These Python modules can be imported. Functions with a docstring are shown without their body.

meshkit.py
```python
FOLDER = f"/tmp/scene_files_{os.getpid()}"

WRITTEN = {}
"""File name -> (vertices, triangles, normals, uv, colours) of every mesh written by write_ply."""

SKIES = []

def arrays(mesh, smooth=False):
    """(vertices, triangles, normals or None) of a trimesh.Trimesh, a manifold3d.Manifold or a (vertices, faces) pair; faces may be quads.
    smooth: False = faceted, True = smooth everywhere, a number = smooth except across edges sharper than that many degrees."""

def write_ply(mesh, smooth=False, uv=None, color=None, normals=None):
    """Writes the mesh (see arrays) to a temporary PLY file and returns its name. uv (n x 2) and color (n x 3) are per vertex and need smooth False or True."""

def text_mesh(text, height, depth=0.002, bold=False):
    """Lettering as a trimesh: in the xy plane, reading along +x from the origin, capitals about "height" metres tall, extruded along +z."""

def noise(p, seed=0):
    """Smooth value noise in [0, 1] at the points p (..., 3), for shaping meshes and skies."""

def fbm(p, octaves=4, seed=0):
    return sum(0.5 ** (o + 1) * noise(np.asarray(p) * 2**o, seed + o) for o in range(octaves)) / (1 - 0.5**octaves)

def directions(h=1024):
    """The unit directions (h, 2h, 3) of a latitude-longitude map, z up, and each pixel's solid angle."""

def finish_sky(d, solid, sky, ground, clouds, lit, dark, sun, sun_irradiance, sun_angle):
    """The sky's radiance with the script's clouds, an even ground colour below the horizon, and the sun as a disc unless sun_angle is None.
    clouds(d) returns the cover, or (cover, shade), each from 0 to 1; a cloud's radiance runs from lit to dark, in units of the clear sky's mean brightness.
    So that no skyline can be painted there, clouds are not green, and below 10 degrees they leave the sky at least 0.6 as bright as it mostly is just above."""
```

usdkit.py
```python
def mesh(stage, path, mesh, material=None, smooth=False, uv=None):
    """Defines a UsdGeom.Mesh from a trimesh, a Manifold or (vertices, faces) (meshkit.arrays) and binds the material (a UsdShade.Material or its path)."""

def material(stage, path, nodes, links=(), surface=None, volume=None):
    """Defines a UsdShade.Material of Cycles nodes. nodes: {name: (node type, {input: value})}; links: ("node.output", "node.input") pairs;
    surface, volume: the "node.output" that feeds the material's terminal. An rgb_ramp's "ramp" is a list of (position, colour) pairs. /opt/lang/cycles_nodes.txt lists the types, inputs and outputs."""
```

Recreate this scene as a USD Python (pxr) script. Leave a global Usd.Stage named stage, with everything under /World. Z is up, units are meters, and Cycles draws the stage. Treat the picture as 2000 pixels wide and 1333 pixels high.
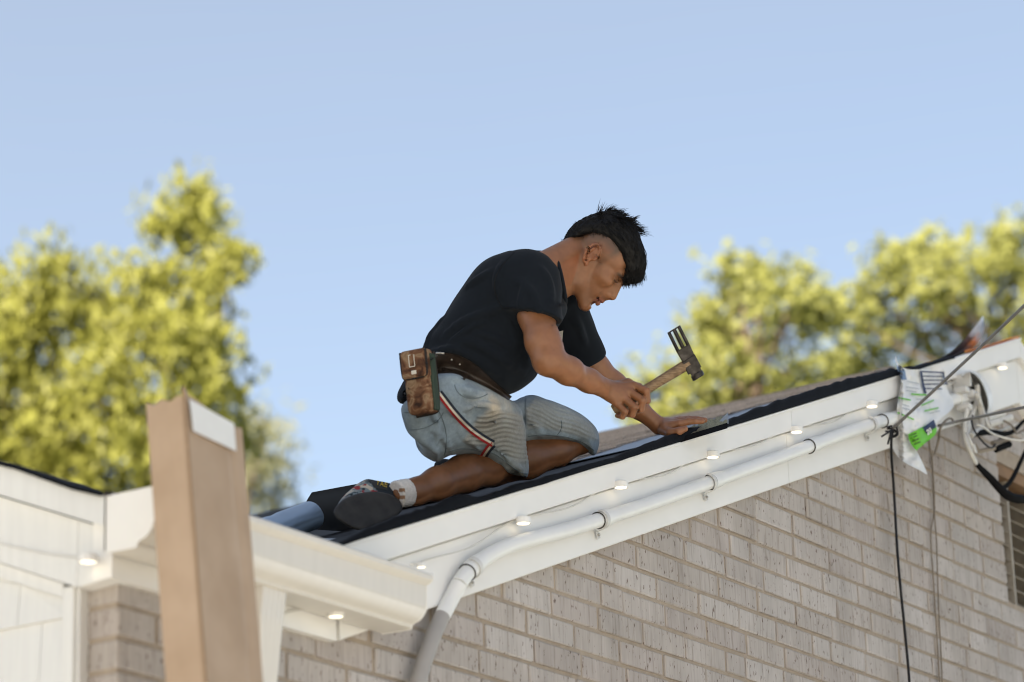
import math, random
import numpy as np, trimesh, manifold3d as m3, usdkit, meshkit
from pxr import Usd, UsdGeom, UsdLux, UsdShade, Gf, Sdf, Vt

stage = Usd.Stage.CreateInMemory()
UsdGeom.SetStageUpAxis(stage, UsdGeom.Tokens.z)
UsdGeom.SetStageMetersPerUnit(stage, 1.0)
UsdGeom.Xform.Define(stage, '/World')
stage.SetDefaultPrim(stage.GetPrimAtPath('/World'))
UsdGeom.Scope.Define(stage, '/World/Looks')

# ------------------------------------------------------------------ camera, sky, sun, exposure
EXPOSURE = 1.86
FOCUS = 9.0
SUN_ELEV, SUN_AZ = math.radians(30.0), math.radians(192.0)      # azimuth counted from +x towards +y
SUN_I, SKY_I = 1.25, 0.05
FPX, PITCH, ROLL, YAW = 6085.7, 0.31628774, -0.0320867599, 0.565178
CAM = np.array([0, 0, 1.6])
Z = np.array([0, 0, 1.0])
_R0 = np.array([math.sin(YAW), -math.cos(YAW), 0])
FWD = math.cos(PITCH) * np.array([math.cos(YAW), math.sin(YAW), 0]) + math.sin(PITCH) * Z
_U0 = np.cross(_R0, FWD)
RIGHT = math.cos(ROLL) * _R0 + math.sin(ROLL) * _U0
UP = -math.sin(ROLL) * _R0 + math.cos(ROLL) * _U0
cam = UsdGeom.Camera.Define(stage, '/World/camera')
M = Gf.Matrix4d(1)
for i, r in enumerate((RIGHT, UP, -FWD, CAM)):
    M.SetRow(i, Gf.Vec4d(*map(float, r), 1.0 if i == 3 else 0.0))
cam.AddTransformOp().Set(M)
cam.CreateHorizontalApertureAttr(36.0)
cam.CreateVerticalApertureAttr(36.0 * 682 / 1024)
cam.CreateFocalLengthAttr(36.0 * FPX / 2000)
cam.CreateClippingRangeAttr(Gf.Vec2f(0.1, 2000))
cam.CreateFStopAttr(2.5)
cam.CreateFocusDistanceAttr(FOCUS)
cam.CreateExposureAttr(EXPOSURE)

sun_dir = np.array([math.cos(SUN_ELEV) * math.cos(SUN_AZ), math.cos(SUN_ELEV) * math.sin(SUN_AZ), math.sin(SUN_ELEV)])
sky_mat = usdkit.material(stage, '/World/Looks/sky_air', {
    's': ('sky_texture', {'sky_type': 'single_scattering', 'sun_disc': False, 'sun_elevation': SUN_ELEV,
                          'sun_rotation': math.atan2(sun_dir[0], sun_dir[1]), 'altitude': 100.0, 'air_density': 1.0,
                          'aerosol_density': 1.0, 'ozone_density': 1.0}),
    # a thin even veil of high cloud over the blue
    'tc': ('texture_coordinate', {}), 'mp': ('mapping', {'scale': (1.2, 1.2, 3.0)}), 'n': ('noise_texture', {'scale': 1.3, 'detail': 4.0}),
    'r': ('map_range', {'from_min': 0.3, 'from_max': 0.7, 'to_min': 0.25, 'to_max': 0.31, 'clamp': True}),
    'mx': ('mix_color', {'b': (5.25, 5.3, 5.4), 'use_clamp': False}),
    'b': ('background_shader', {'strength': SKY_I})}, [('tc.generated', 'mp.vector'), ('mp.vector', 'n.vector'), ('n.fac', 'r.value'), ('r.result', 'mx.fac'),
    ('s.color', 'mx.a'), ('mx.result', 'b.color')], surface='b.background')
dome = UsdLux.DomeLight.Define(stage, '/World/sky')
UsdShade.MaterialBindingAPI.Apply(dome.GetPrim()).Bind(sky_mat)
dome.GetPrim().SetCustomDataByKey('kind', 'structure')
sun = UsdLux.DistantLight.Define(stage, '/World/sun')
sun.CreateNormalizeAttr(True); sun.CreateIntensityAttr(SUN_I); sun.CreateAngleAttr(0.53)
sun.CreateColorAttr(Gf.Vec3f(1.0, 0.88, 0.70))
zx = sun_dir; xx = np.cross([0, 0, 1.0], zx); xx /= np.linalg.norm(xx); yx = np.cross(zx, xx)
M = Gf.Matrix4d(1)
for i, r in enumerate((xx, yx, zx)):
    M.SetRow(i, Gf.Vec4d(*map(float, r), 0.0))
sun.AddTransformOp().Set(M)

# ------------------------------------------------------------------ helpers
def ray(x, y): return (x - 1000) / FPX * RIGHT - (y - 666.5) / FPX * UP + FWD
def at(x, y, d): return CAM + ray(x, y) * d
def onY(x, y, Y): q = ray(x, y); return CAM + q * (Y - CAM[1]) / q[1]
def onX(x, y, X): q = ray(x, y); return CAM + q * (X - CAM[0]) / q[0]
def vnoise(p, s=1.0, seed=0, oct=3): return meshkit.fbm(np.asarray(p) * s, oct, seed) - 0.5
_names = {}
def numbered(parent, name):
    k = (parent, name); n = _names.get(k, 0); _names[k] = n + 1
    return f'{parent}/{name}' if n == 0 else f'{parent}/{name}_{n:03d}'
_base = {}
def meta(p, label=None, cat=None, group=None, kind=None):
    for k, v in (('label', label), ('category', cat), ('group', group), ('kind', kind)):
        if v: p.SetCustomDataByKey(k, v)
    return p
def thing(name, label, cat, base=(0, 0, 0), group=None, kind=None):
    path = numbered('/World', name)
    x = UsdGeom.Xform.Define(stage, path); x.AddTranslateOp().Set(Gf.Vec3d(*map(float, base)))
    _base[path] = np.asarray(base, float)
    meta(x.GetPrim(), label, cat, group, kind)
    return path
def part(parent, name, mesh, mat, smooth=False, label=None, kind=None, col=None):
    """One mesh (given in world coordinates) below a thing or a part."""
    path = numbered(parent, name)
    v, f, n = meshkit.arrays(mesh, smooth)
    b = _base.get('/World/' + path.split('/')[2], np.zeros(3)) if path.count('/') > 2 else np.zeros(3)
    m = UsdGeom.Mesh.Define(stage, path)
    m.CreatePointsAttr(Vt.Vec3fArray.FromNumpy((v - b).astype(np.float32)))
    m.CreateFaceVertexCountsAttr(Vt.IntArray.FromNumpy(np.full(len(f), 3, np.int32)))
    m.CreateFaceVertexIndicesAttr(Vt.IntArray.FromNumpy(f.astype(np.int32).ravel()))
    m.CreateSubdivisionSchemeAttr('none')
    if n is not None:
        m.CreateNormalsAttr(Vt.Vec3fArray.FromNumpy(n.astype(np.float32))); m.SetNormalsInterpolation('vertex')
    if col is not None:
        pv = UsdGeom.PrimvarsAPI(m).CreatePrimvar('tone', Sdf.ValueTypeNames.Color3fArray, 'vertex')
        pv.Set(Vt.Vec3fArray.FromNumpy(np.asarray(col, np.float32)))
    UsdShade.MaterialBindingAPI.Apply(m.GetPrim()).Bind(UsdShade.Material.Get(stage, '/World/Looks/' + mat))
    meta(m.GetPrim(), label, kind=kind)
    return path
def solo(name, mesh, mat, label, cat, smooth=False, group=None, kind=None):
    p = part('/World', name, mesh, mat, smooth)
    meta(stage.GetPrimAtPath(p), label, cat, group, kind)
    return p
def cat_(*ms): return trimesh.util.concatenate([m for m in ms if m is not None])
def box(x0, x1, y0, y1, z0, z1):
    m = trimesh.creation.box([abs(x1 - x0), abs(y1 - y0), abs(z1 - z0)]); m.apply_translation([(x0 + x1) / 2, (y0 + y1) / 2, (z0 + z1) / 2]); return m
def bevel_box(dx, dy, dz, b):
    """Box with chamfered edges, centred."""
    pts = []
    for sx in (-1, 1):
        for sy in (-1, 1):
            for sz in (-1, 1):
                for k in range(3):
                    p = np.array([sx * dx / 2, sy * dy / 2, sz * dz / 2]); p -= np.array([sx, sy, sz]) * b; p[k] += [sx, sy, sz][k] * b
                    pts.append(p)
    pts = np.array(pts)
    if 'f' not in _bb:
        q = np.array(pts) / [dx, dy, dz] if False else np.array([[sx * (1 - .2 * (k != 0)), sy * (1 - .2 * (k != 1)), sz * (1 - .2 * (k != 2))] for sx in (-1, 1) for sy in (-1, 1) for sz in (-1, 1) for k in range(3)])
        h = trimesh.convex.convex_hull(q); near = np.array([np.argmin(((q - v) ** 2).sum(1)) for v in h.vertices]); _bb['f'] = near[h.faces]
    return trimesh.Trimesh(pts, _bb['f'], process=False)
_bb = {}
def frame(d):
    d = np.asarray(d, float); d = d / np.linalg.norm(d)
    a = np.cross(d, [0, 0, 1.0]) if abs(d[2]) < 0.95 else np.cross(d, [1.0, 0, 0])
    a /= np.linalg.norm(a); return a, np.cross(d, a), d
def curve(pts, n):
    """Smooth resampled curve through points (Catmull-Rom)."""
    from scipy.interpolate import CubicSpline
    p = np.asarray(pts, float); t = np.r_[0, np.cumsum(np.linalg.norm(np.diff(p, axis=0), axis=1))]
    return CubicSpline(t, p)(np.linspace(0, t[-1], n)) if len(p) > 2 else np.linspace(p[0], p[-1], n)
def tube(pts, r, sides=10, closed_ends=True):
    p = np.asarray(pts, float); n = len(p); r = np.broadcast_to(r, n)
    t = np.gradient(p, axis=0); t /= np.linalg.norm(t, axis=1, keepdims=True)
    a = frame(t[0])[0]; vs = []
    for i in range(n):
        a = a - t[i] * (a @ t[i]); a /= np.linalg.norm(a); b = np.cross(t[i], a)
        th = np.arange(sides) * 2 * np.pi / sides
        vs.append(p[i] + r[i] * (np.cos(th)[:, None] * a + np.sin(th)[:, None] * b))
    v = np.vstack(vs); f = []
    for i in range(n - 1):
        for k in range(sides):
            q = (k + 1) % sides; A, B = i * sides, (i + 1) * sides
            f += [[A + k, A + q, B + q], [A + k, B + q, B + k]]
    if closed_ends:
        v = np.vstack([v, p[0], p[-1]]); c0, c1 = len(v) - 2, len(v) - 1; E = (n - 1) * sides
        for k in range(sides):
            q = (k + 1) % sides; f += [[c0, q, k], [c1, E + k, E + q]]
    return trimesh.Trimesh(v, f, process=False)
def extrude_x(profile, x0, x1, slope=0.0, xref=0.0, shear0=0.0, shear1=0.0):
    """A closed (y, z) outline carried along x; z rises by slope*(x - xref). Counter-clockwise outline seen from +x."""
    pr = np.asarray(profile, float); n = len(pr); vs = []
    for x in (x0, x1):
        vs.append(np.c_[np.full(n, x), pr[:, 0], pr[:, 1] + slope * (x - xref)])
    v = np.vstack(vs); f = []
    for k in range(n):
        q = (k + 1) % n; f += [[k, q, n + q], [k, n + q, n + k]]
    from shapely.geometry import Polygon
    vv, ff = trimesh.creation.triangulate_polygon(Polygon(pr), engine='earcut')
    idx = np.array([np.argmin(((pr - p) ** 2).sum(1)) for p in vv])
    for a, b, c in idx[ff]:
        f += [[a, c, b], [n + a, n + b, n + c]]
    m = trimesh.Trimesh(v, f, process=False); m.fix_normals(); return m
def grid(P, thick=0.0, direction=None):
    """Mesh of an (n, m, 3) array of points; thick > 0 closes it into a sheet along direction (or per-vertex normals)."""
    n, m = P.shape[:2]; idx = np.arange(n * m).reshape(n, m)
    q = np.stack([idx[:-1, :-1], idx[1:, :-1], idx[1:, 1:], idx[:-1, 1:]], -1).reshape(-1, 4)
    f = np.vstack([q[:, [0, 1, 2]], q[:, [0, 2, 3]]]); v = P.reshape(-1, 3)
    if thick:
        t = trimesh.Trimesh(v, f, process=False); d = t.vertex_normals if direction is None else np.broadcast_to(direction, v.shape)
        v2 = v - d * thick; rim = np.r_[idx[0, :-1], idx[:-1, -1], idx[-1, :0:-1], idx[:0:-1, 0]]; nx = np.roll(rim, -1); o = len(v)
        f = np.vstack([f, f[:, ::-1] + o, np.c_[rim, rim + o, nx + o], np.c_[rim, nx + o, nx]]); v = np.vstack([v, v2])
    return trimesh.Trimesh(v, f, process=False)

# ------------------------------------------------------------------ materials
def mat(name, nodes, links, surface='p.BSDF'): usdkit.material(stage, '/World/Looks/' + name, nodes, links, surface=surface)
def simple(name, c, rough=0.5, var=0.12, scale=20.0, bump=0.0, bscale=200.0, spec=0.5, metal=0.0, stretch=(1, 1, 1), randv=0.0, **kw):
    c = np.array(c, float)
    nodes = {'g': ('texture_coordinate', {}), 'mp': ('mapping', {'scale': stretch}), 'n': ('noise_texture', {'scale': scale, 'detail': 5.0, 'roughness': 0.6}),
             'r': ('rgb_ramp', {'ramp': [(0.25, tuple(c * (1 - var))), (0.75, tuple(np.minimum(c * (1 + var), 0.95)))]}),
             'p': ('principled_bsdf', {'roughness': rough, 'specular_ior_level': spec, 'metallic': metal, **kw})}
    links = [('g.object', 'mp.vector'), ('mp.vector', 'n.vector'), ('n.fac', 'r.fac')]
    out = 'r.color'
    if randv:
        nodes |= {'oi': ('object_info', {}), 'mr': ('map_range', {'from_min': 0.0, 'from_max': 1.0, 'to_min': 1 - randv, 'to_max': 1 + randv}), 'hs': ('hsv', {})}
        links += [('oi.random', 'mr.value'), ('mr.result', 'hs.value'), ('r.color', 'hs.color')]; out = 'hs.color'
    links += [(out, 'p.base_color')]
    if bump:
        nodes |= {'n2': ('noise_texture', {'scale': bscale, 'detail': 4.0}), 'b': ('bump', {'strength': bump, 'distance': 0.002})}
        links += [('mp.vector', 'n2.vector'), ('n2.fac', 'b.height'), ('b.normal', 'p.normal')]
    mat(name, nodes, links)

simple('white_trim', (0.83, 0.815, 0.79), 0.42, 0.03, 6, 0.05, 60)
simple('white_gutter', (0.69, 0.66, 0.615), 0.4, 0.03, 8, 0.04, 90, stretch=(6, 1, 1))
simple('white_board', (0.72, 0.72, 0.71), 0.5, 0.05, 10, 0.25, 120, stretch=(1, 6, 0.4))
simple('white_conduit', (0.79, 0.785, 0.77), 0.36, 0.05, 9)
simple('grey_conduit', (0.36, 0.335, 0.315), 0.5, 0.06, 12)
simple('mortar', (0.38, 0.315, 0.25), 0.95, 0.14, 40, 0.6, 300)
simple('dark_gap', (0.04, 0.035, 0.03), 0.9)
simple('strap_grey', (0.62, 0.61, 0.59), 0.4, 0.08)
simple('screw_metal', (0.45, 0.44, 0.42), 0.35, 0.1, metal=0.8)
simple('black_cable', (0.012, 0.012, 0.014), 0.5, 0.2, spec=0.25)
simple('grey_cable', (0.16, 0.155, 0.15), 0.45, 0.2)
simple('old_wire', (0.20, 0.165, 0.13), 0.6, 0.25)
simple('white_cable', (0.62, 0.60, 0.56), 0.45, 0.15, 30)
simple('black_tape', (0.006, 0.006, 0.007), 0.75, 0.3, 60, 0.4, 200, spec=0.12)
simple('brown_wood', (0.24, 0.14, 0.07), 0.7, 0.2, 15)
simple('louver_metal', (0.34, 0.30, 0.25), 0.6, 0.15, 25)
simple("grey_slab", (0.48, 0.47, 0.445), 0.9, 0.12, 3)
simple('lawn', (0.07, 0.09, 0.03), 0.95, 0.4, 2.0, 0.6, 30)
simple('underlay', (0.004, 0.0042, 0.005), 0.6, 0.25, 30, 0.35, 120, spec=0.10)
simple('blue_film', (0.03, 0.05, 0.08), 0.3, 0.3, 30, 0.4, 150, spec=0.5)
simple('roll_black', (0.006, 0.007, 0.009), 0.55, 0.3, 40)
simple('flashing', (0.30, 0.33, 0.36), 0.4, 0.15, 20, metal=0.4)
simple('paper_white', (0.80, 0.79, 0.77), 0.7, 0.03)

# wire-cut brick: vertical scratches and dark pits on a pale pinkish grey face
def brick_material(name, tone, pits=1.0):
    t = np.array(tone)
    mat(name, {
        'g': ('geometry', {}), 'oi': ('object_info', {}),
        'm1': ('mapping', {'scale': (105.0, 105.0, 7.0)}), 'n1': ('noise_texture', {'scale': 1.0, 'detail': 3.0}),
        'm2': ('mapping', {'scale': (9.0, 9.0, 3.5)}), 'n2': ('noise_texture', {'scale': 1.0, 'detail': 4.0, 'roughness': 0.6}),
        'm3': ('mapping', {'scale': (125.0, 125.0, 48.0)}), 'n3': ('noise_texture', {'scale': 1.0, 'detail': 2.0}),
        'rb': ('rgb_ramp', {'ramp': [(0.28, tuple(t * 0.84)), (0.5, tuple(t)), (0.72, tuple(t * [1.13, 1.14, 1.16]))]}),
        'rs': ('rgb_ramp', {'ramp': [(0.30, (0.70, 0.675, 0.65)), (0.45, (0.97, 0.97, 0.97)), (0.60, (1, 1, 1)), (0.75, (1.16, 1.16, 1.17))]}),
        'rp': ('rgb_ramp', {'ramp': [(0.645, (1, 1, 1)), (0.70, (0.42, 0.36, 0.33))]}),
        'mul': ('mix_color', {'blend_type': 'multiply', 'fac': 0.85}), 'mul2': ('mix_color', {'blend_type': 'multiply', 'fac': pits}),
        'mr': ('map_range', {'from_min': 0.0, 'from_max': 1.0, 'to_min': 0.95, 'to_max': 1.05}), 'hs': ('hsv', {}),
        'b': ('bump', {'strength': 0.55, 'distance': 0.003}), 'ad': ('math', {'math_type': 'multiply'}), 'rh': ('rgb_to_bw', {}),
        'p': ('principled_bsdf', {'roughness': 0.92, 'specular_ior_level': 0.2})},
        [('g.position', 'm1.vector'), ('m1.vector', 'n1.vector'), ('g.position', 'm2.vector'), ('m2.vector', 'n2.vector'), ('g.position', 'm3.vector'), ('m3.vector', 'n3.vector'),
         ('n2.fac', 'rb.fac'), ('n1.fac', 'rs.fac'), ('n3.fac', 'rp.fac'), ('rb.color', 'mul.a'), ('rs.color', 'mul.b'), ('mul.result', 'mul2.a'), ('rp.color', 'mul2.b'),
         ('oi.random', 'mr.value'), ('mr.result', 'hs.value'), ('mul2.result', 'hs.color'), ('hs.color', 'p.base_color'),
         ('rp.color', 'rh.color'), ('rh.val', 'ad.value1'), ('n1.fac', 'ad.value2'), ('ad.value', 'b.height'), ('b.normal', 'p.normal')])
for i, tone in enumerate([(0.45, 0.408, 0.38), (0.438, 0.396, 0.366), (0.478, 0.44, 0.415), (0.422, 0.377, 0.35)]):
    brick_material(f'brick_face_{"abcd"[i]}', tone)
def emitter(name, c, s): mat(name, {'e': ('emission', {'color': c, 'strength': s})}, [], surface='e.emission')
emitter('lamp_glow', (1.0, 0.86, 0.62), 0.7)
# ------------------------------------------------------------------ ground
gv = np.array([[-300, -300, 0], [300, -300, 0], [300, 300, 0], [-300, 300, 0]], float)
solo('ground', trimesh.Trimesh(gv, [[0, 1, 2], [0, 2, 3]], process=False), 'lawn', 'dry green lawn around the house', 'ground', kind='structure')
dv = np.array([[-14, -40, .004], [16, -40, .004], [16, 3.2, .004], [-14, 3.2, .004]], float)
solo('driveway', trimesh.Trimesh(dv, [[0, 1, 2], [0, 2, 3]], process=False), 'grey_slab', 'pale concrete driveway in front of the brick gable', 'driveway', kind='structure')

sv = np.array([[-14, 3.2, .004], [4.9, 3.2, .004], [4.9, 24, .004], [-14, 24, .004]], float)
solo('side_path', trimesh.Trimesh(sv, [[0, 1, 2], [0, 2, 3]], process=False), 'grey_slab', 'pale concrete path along the left side of the house', 'path', kind='structure')
# ------------------------------------------------------------------ the brick house
YW, YZ, YF = 4.286, 4.262, 4.240          # brick face, frieze face, rake fascia face
rng = np.random.default_rng(7)
RA, RB = onY(700, 1058, YF), onY(1560, 795, YF)
SL = (RB[2] - RA[2]) / (RB[0] - RA[0])
def zr(x): return RA[2] + SL * (np.asarray(x) - RA[0])           # top of the rake fascia
def zroof(x, y): return zr(x) - 0.012 - 0.014 * (np.asarray(y) - 4.25)
fz = [onY(890, 1172, YZ), onY(1740, 875, YZ)]
def zfrieze(x): return fz[0][2] + (fz[1][2] - fz[0][2]) / (fz[1][0] - fz[0][0]) * (np.asarray(x) - fz[0][0])
XR = 10.15                                # ridge of the cross gable
HALF = XR - 5.66
XL = 5.124                                # left brick face
H = thing('brick_house', 'pale brick house with white trim whose gable rises to the right below the kneeling roofer', 'house', (5.1, YW, 0))

wall = part(H, 'gable_wall', cat_(box(XL + .006, 2 * XR - XL, YW + .006, YW + .2, 0.05, 3.3),
            extrude_x([(YW + .006, 3.3), (YW + .2, 3.3), (YW + .2, 3.302), (YW + .006, 3.302)], XL + .01, XL + .02)), 'mortar')
# gable triangle with the vent opening left free
LVX0, LVX1, LVZ0, LVZ1 = 9.963, 10.337, 4.085, 4.60
def tri_prism(poly, y0, y1):
    from shapely.geometry import Polygon
    m = trimesh.creation.extrude_polygon(Polygon(poly[0], poly[1:]), y1 - y0, engine='earcut')
    v = m.vertices.copy(); m.vertices = np.c_[v[:, 0], y1 - v[:, 2], v[:, 1]]; m.fix_normals(); return m
gable = tri_prism([[(5.7, 3.3), (2 * XR - 5.7, 3.3), (XR, float(zr(XR)) - .06)], [(LVX0, LVZ0), (LVX0, LVZ1), (LVX1, LVZ1), (LVX1, LVZ0)]], YW + .006, YW + .2)
part(H, 'gable_backing', gable, 'mortar')

# bricks: each one in view is a part of the wall; those out of the frame are joined
CH, BL, BH, JT = 0.073, 0.238, 0.0615, 0.0115
zc0 = onY(1205.6, 1097.2, YW)[2]
def brick_mesh(x0, x1, z0, z1, axis='y'):
    dy = rng.normal(0, 0.0014)
    m = bevel_box(x1 - x0, 0.05, z1 - z0, 0.0030)
    v = m.vertices.copy(); v += rng.normal(0, 0.0006, v.shape)
    v[:, 0] += (x0 + x1) / 2; v[:, 2] += (z0 + z1) / 2; v[:, 1] += YW + 0.025 + dy
    m.vertices = v; return m
cands = []
row = -48
while zc0 + row * CH < 5.1:
    zb = zc0 + row * CH + JT / 2; zt = zb + BH
    x = XL + (0 if row % 2 else -0.119) + rng.uniform(-.02, .02) * 0
    x += 0.03 * math.sin(row * 2.3) if row % 3 else 0.0
    while x < 2 * XR - XL:
        L = BL if rng.random() > 0.12 else BL / 2
        x0, x1 = max(x + JT / 2, XL), x + L - JT / 2
        x += L + rng.normal(0, .0018)
        if x1 - x0 < 0.03: continue
        xm, zm = (x0 + x1) / 2, (zb + zt) / 2
        lim = zfrieze(min(xm, 2 * XR - xm)) + .05 if 5.95 < xm < 2 * XR - 5.95 else 3.30
        if zm > lim: continue
        pieces = [(x0, x1)]
        if zt > LVZ0 and zb < LVZ1 and x1 > LVX0 and x0 < LVX1:
            pieces = [(a, b) for a, b in ((x0, min(x1, LVX0)), (max(x0, LVX1), x1)) if b - a > .02]
        for q in pieces: cands.append((*q, zb, zt))
    row += 1
def screen(p):
    v = np.asarray(p) - CAM; d = v @ FWD; return 1000 + FPX * (v @ RIGHT) / d, 666.5 - FPX * (v @ UP) / d, d
seen, rest = [], []
for c in cands:
    px, py, _ = screen([(c[0] + c[1]) / 2, YW, (c[2] + c[3]) / 2])
    vis = -25 < px < 2025 and py < 1355 and (c[3] < zfrieze((c[0] + c[1]) / 2) + .06)
    (seen if vis else rest).append(c)
seen.sort(key=lambda c: screen([c[0], YW, c[2]])[2])
rest += seen[300:]; seen = seen[:300]
for c in seen: part(wall, 'brick', brick_mesh(*c), 'brick_face_' + 'aaabbccd'[rng.integers(8)])
part(wall, 'far_bricks', cat_(*[brick_mesh(*c) for c in rest]), 'brick_face_b', kind='stuff')

# left corner: short brick return beside the white siding
pier = part(H, 'corner_pier', box(XL + .0035, XL + .2, YW + .0085, YW + .14, .05, 3.238), 'mortar')
row = -48
while zc0 + row * CH < 3.24:
    zb = zc0 + row * CH + JT / 2
    m = bevel_box(0.05, 0.105, BH, 0.002); m.apply_translation([XL + .025, YW + .055, zb + BH / 2])
    if zb > 2.6: part(pier, 'brick', m, 'brick_face_' + 'db'[row % 2])
    row += 1

# frieze boards and fascia along the rake
def zz(f): return lambda x: float(f(x))
SEAM = onY(1545, 800, YF)[0]
ZR0, FR = float(zr(0)), None
def rake_piece(y0, y1, ztop_off, zbot_off, x0, x1, fn_top, fn_bot, bev=.003):
    """A board following the rake between two sloping lines, ends plumb."""
    out = []
    for x in (x0, x1):
        t, b = float(fn_top(x)) + ztop_off, float(fn_bot(x)) + zbot_off
        out.append([(x, y0 + bev, b), (x, y0, b + bev), (x, y0, t - bev), (x, y0 + bev, t), (x, y1, t), (x, y1, b)])
    v = np.array(out).reshape(-1, 3); n = 6; f = []
    for k in range(n):
        q = (k + 1) % n; f += [[k, q, n + q], [k, n + q, n + k]]
    for k in range(1, n - 1): f += [[0, k + 1, k], [n, n + k, n + k + 1]]
    m = trimesh.Trimesh(v, f, process=False); m.fix_normals(); return m
FB = 0.069
g = 0.0012
segs = [(5.735, SEAM - g), (SEAM + g, XR - g)]
for x0, x1 in segs:
    part(H, 'rake_fascia', rake_piece(YF, YW + .03, 0, -FB, x0, x1, zr, zr), 'white_trim')
    part(H, 'rake_frieze', rake_piece(YZ, YW + .028, -FB - .004, 0, max(x0, 5.912), x1, zr, zfrieze), 'white_trim')
# low end of the frieze, cut by the eave board
part(H, 'rake_drip', rake_piece(YF - .006, YF + .03, .004, -.004, 5.74, XR, zr, zr, .001), 'white_trim')
mz = lambda fn: (lambda x: fn(2 * XR - x))
part(H, 'rake_fascia', rake_piece(YF, YW + .03, 0, -FB, XR + g, 14.6, mz(zr), mz(zr)), 'white_trim')
part(H, 'rake_frieze', rake_piece(YZ, YW + .028, -FB - .002, 0, XR + g, 14.4, mz(zr), mz(zfrieze)), 'white_trim')
# eave board below the gutter
zs, ze = 3.300, 3.240
XB = 5.072
part(H, 'eave_board', cat_(box(XB, 5.80 - g, YZ + .0, YW + .03, ze, 3.43)), 'white_trim')
XE = float(np.interp(ze, zfrieze(np.array([5.5, 6.5])), [5.5, 6.5]))
part(H, 'eave_board', cat_(box(5.80 - .0005, XE, YZ + .0005, YW + .03, ze + .001, 3.43)), 'white_trim')

# gutter with an ogee front
gp = [(4.258, 3.424), (4.258, 3.300), (4.176, 3.299), (4.171, 3.302), (4.170, 3.309), (4.163, 3.313), (4.150, 3.317), (4.139, 3.325), (4.130, 3.337),
      (4.126, 3.350), (4.125, 3.398), (4.112, 3.404), (4.106, 3.409), (4.105, 3.420), (4.109, 3.424), (4.128, 3.424), (4.130, 3.410), (4.134, 3.350), (4.150, 3.326), (4.176, 3.309), (4.250, 3.309), (4.252, 3.424)]
gp = [(y - .0, z - .010) for y, z in gp][::-1]
GX0, GX1 = 5.047, 6.086
part(H, 'corner_gap', box(GX0 - .002, GX0 + .02, 4.2595, 4.2615, 3.293, 3.43), 'dark_gap')
gut = part(H, 'gutter', extrude_x(gp, GX0 + .004, GX1 - .004), 'white_gutter', 35)
cap_o = [(4.258, 3.414), (4.258, 3.290), (4.176, 3.289), (4.171, 3.292), (4.170, 3.299), (4.163, 3.303), (4.150, 3.307), (4.139, 3.315), (4.130, 3.327), (4.126, 3.340), (4.125, 3.388), (4.112, 3.394), (4.106, 3.399), (4.105, 3.414)][::-1]
cy, cz = np.mean(cap_o, 0); cap_o = [(cy + (y - cy) * 1.03, cz + (z - cz) * 1.03) for y, z in cap_o]
part(gut, 'end_cap', extrude_x(cap_o, GX0, GX0 + .004), 'white_trim')
part(gut, 'end_cap', extrude_x(cap_o, GX1 - .004, GX1), 'white_trim')

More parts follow.
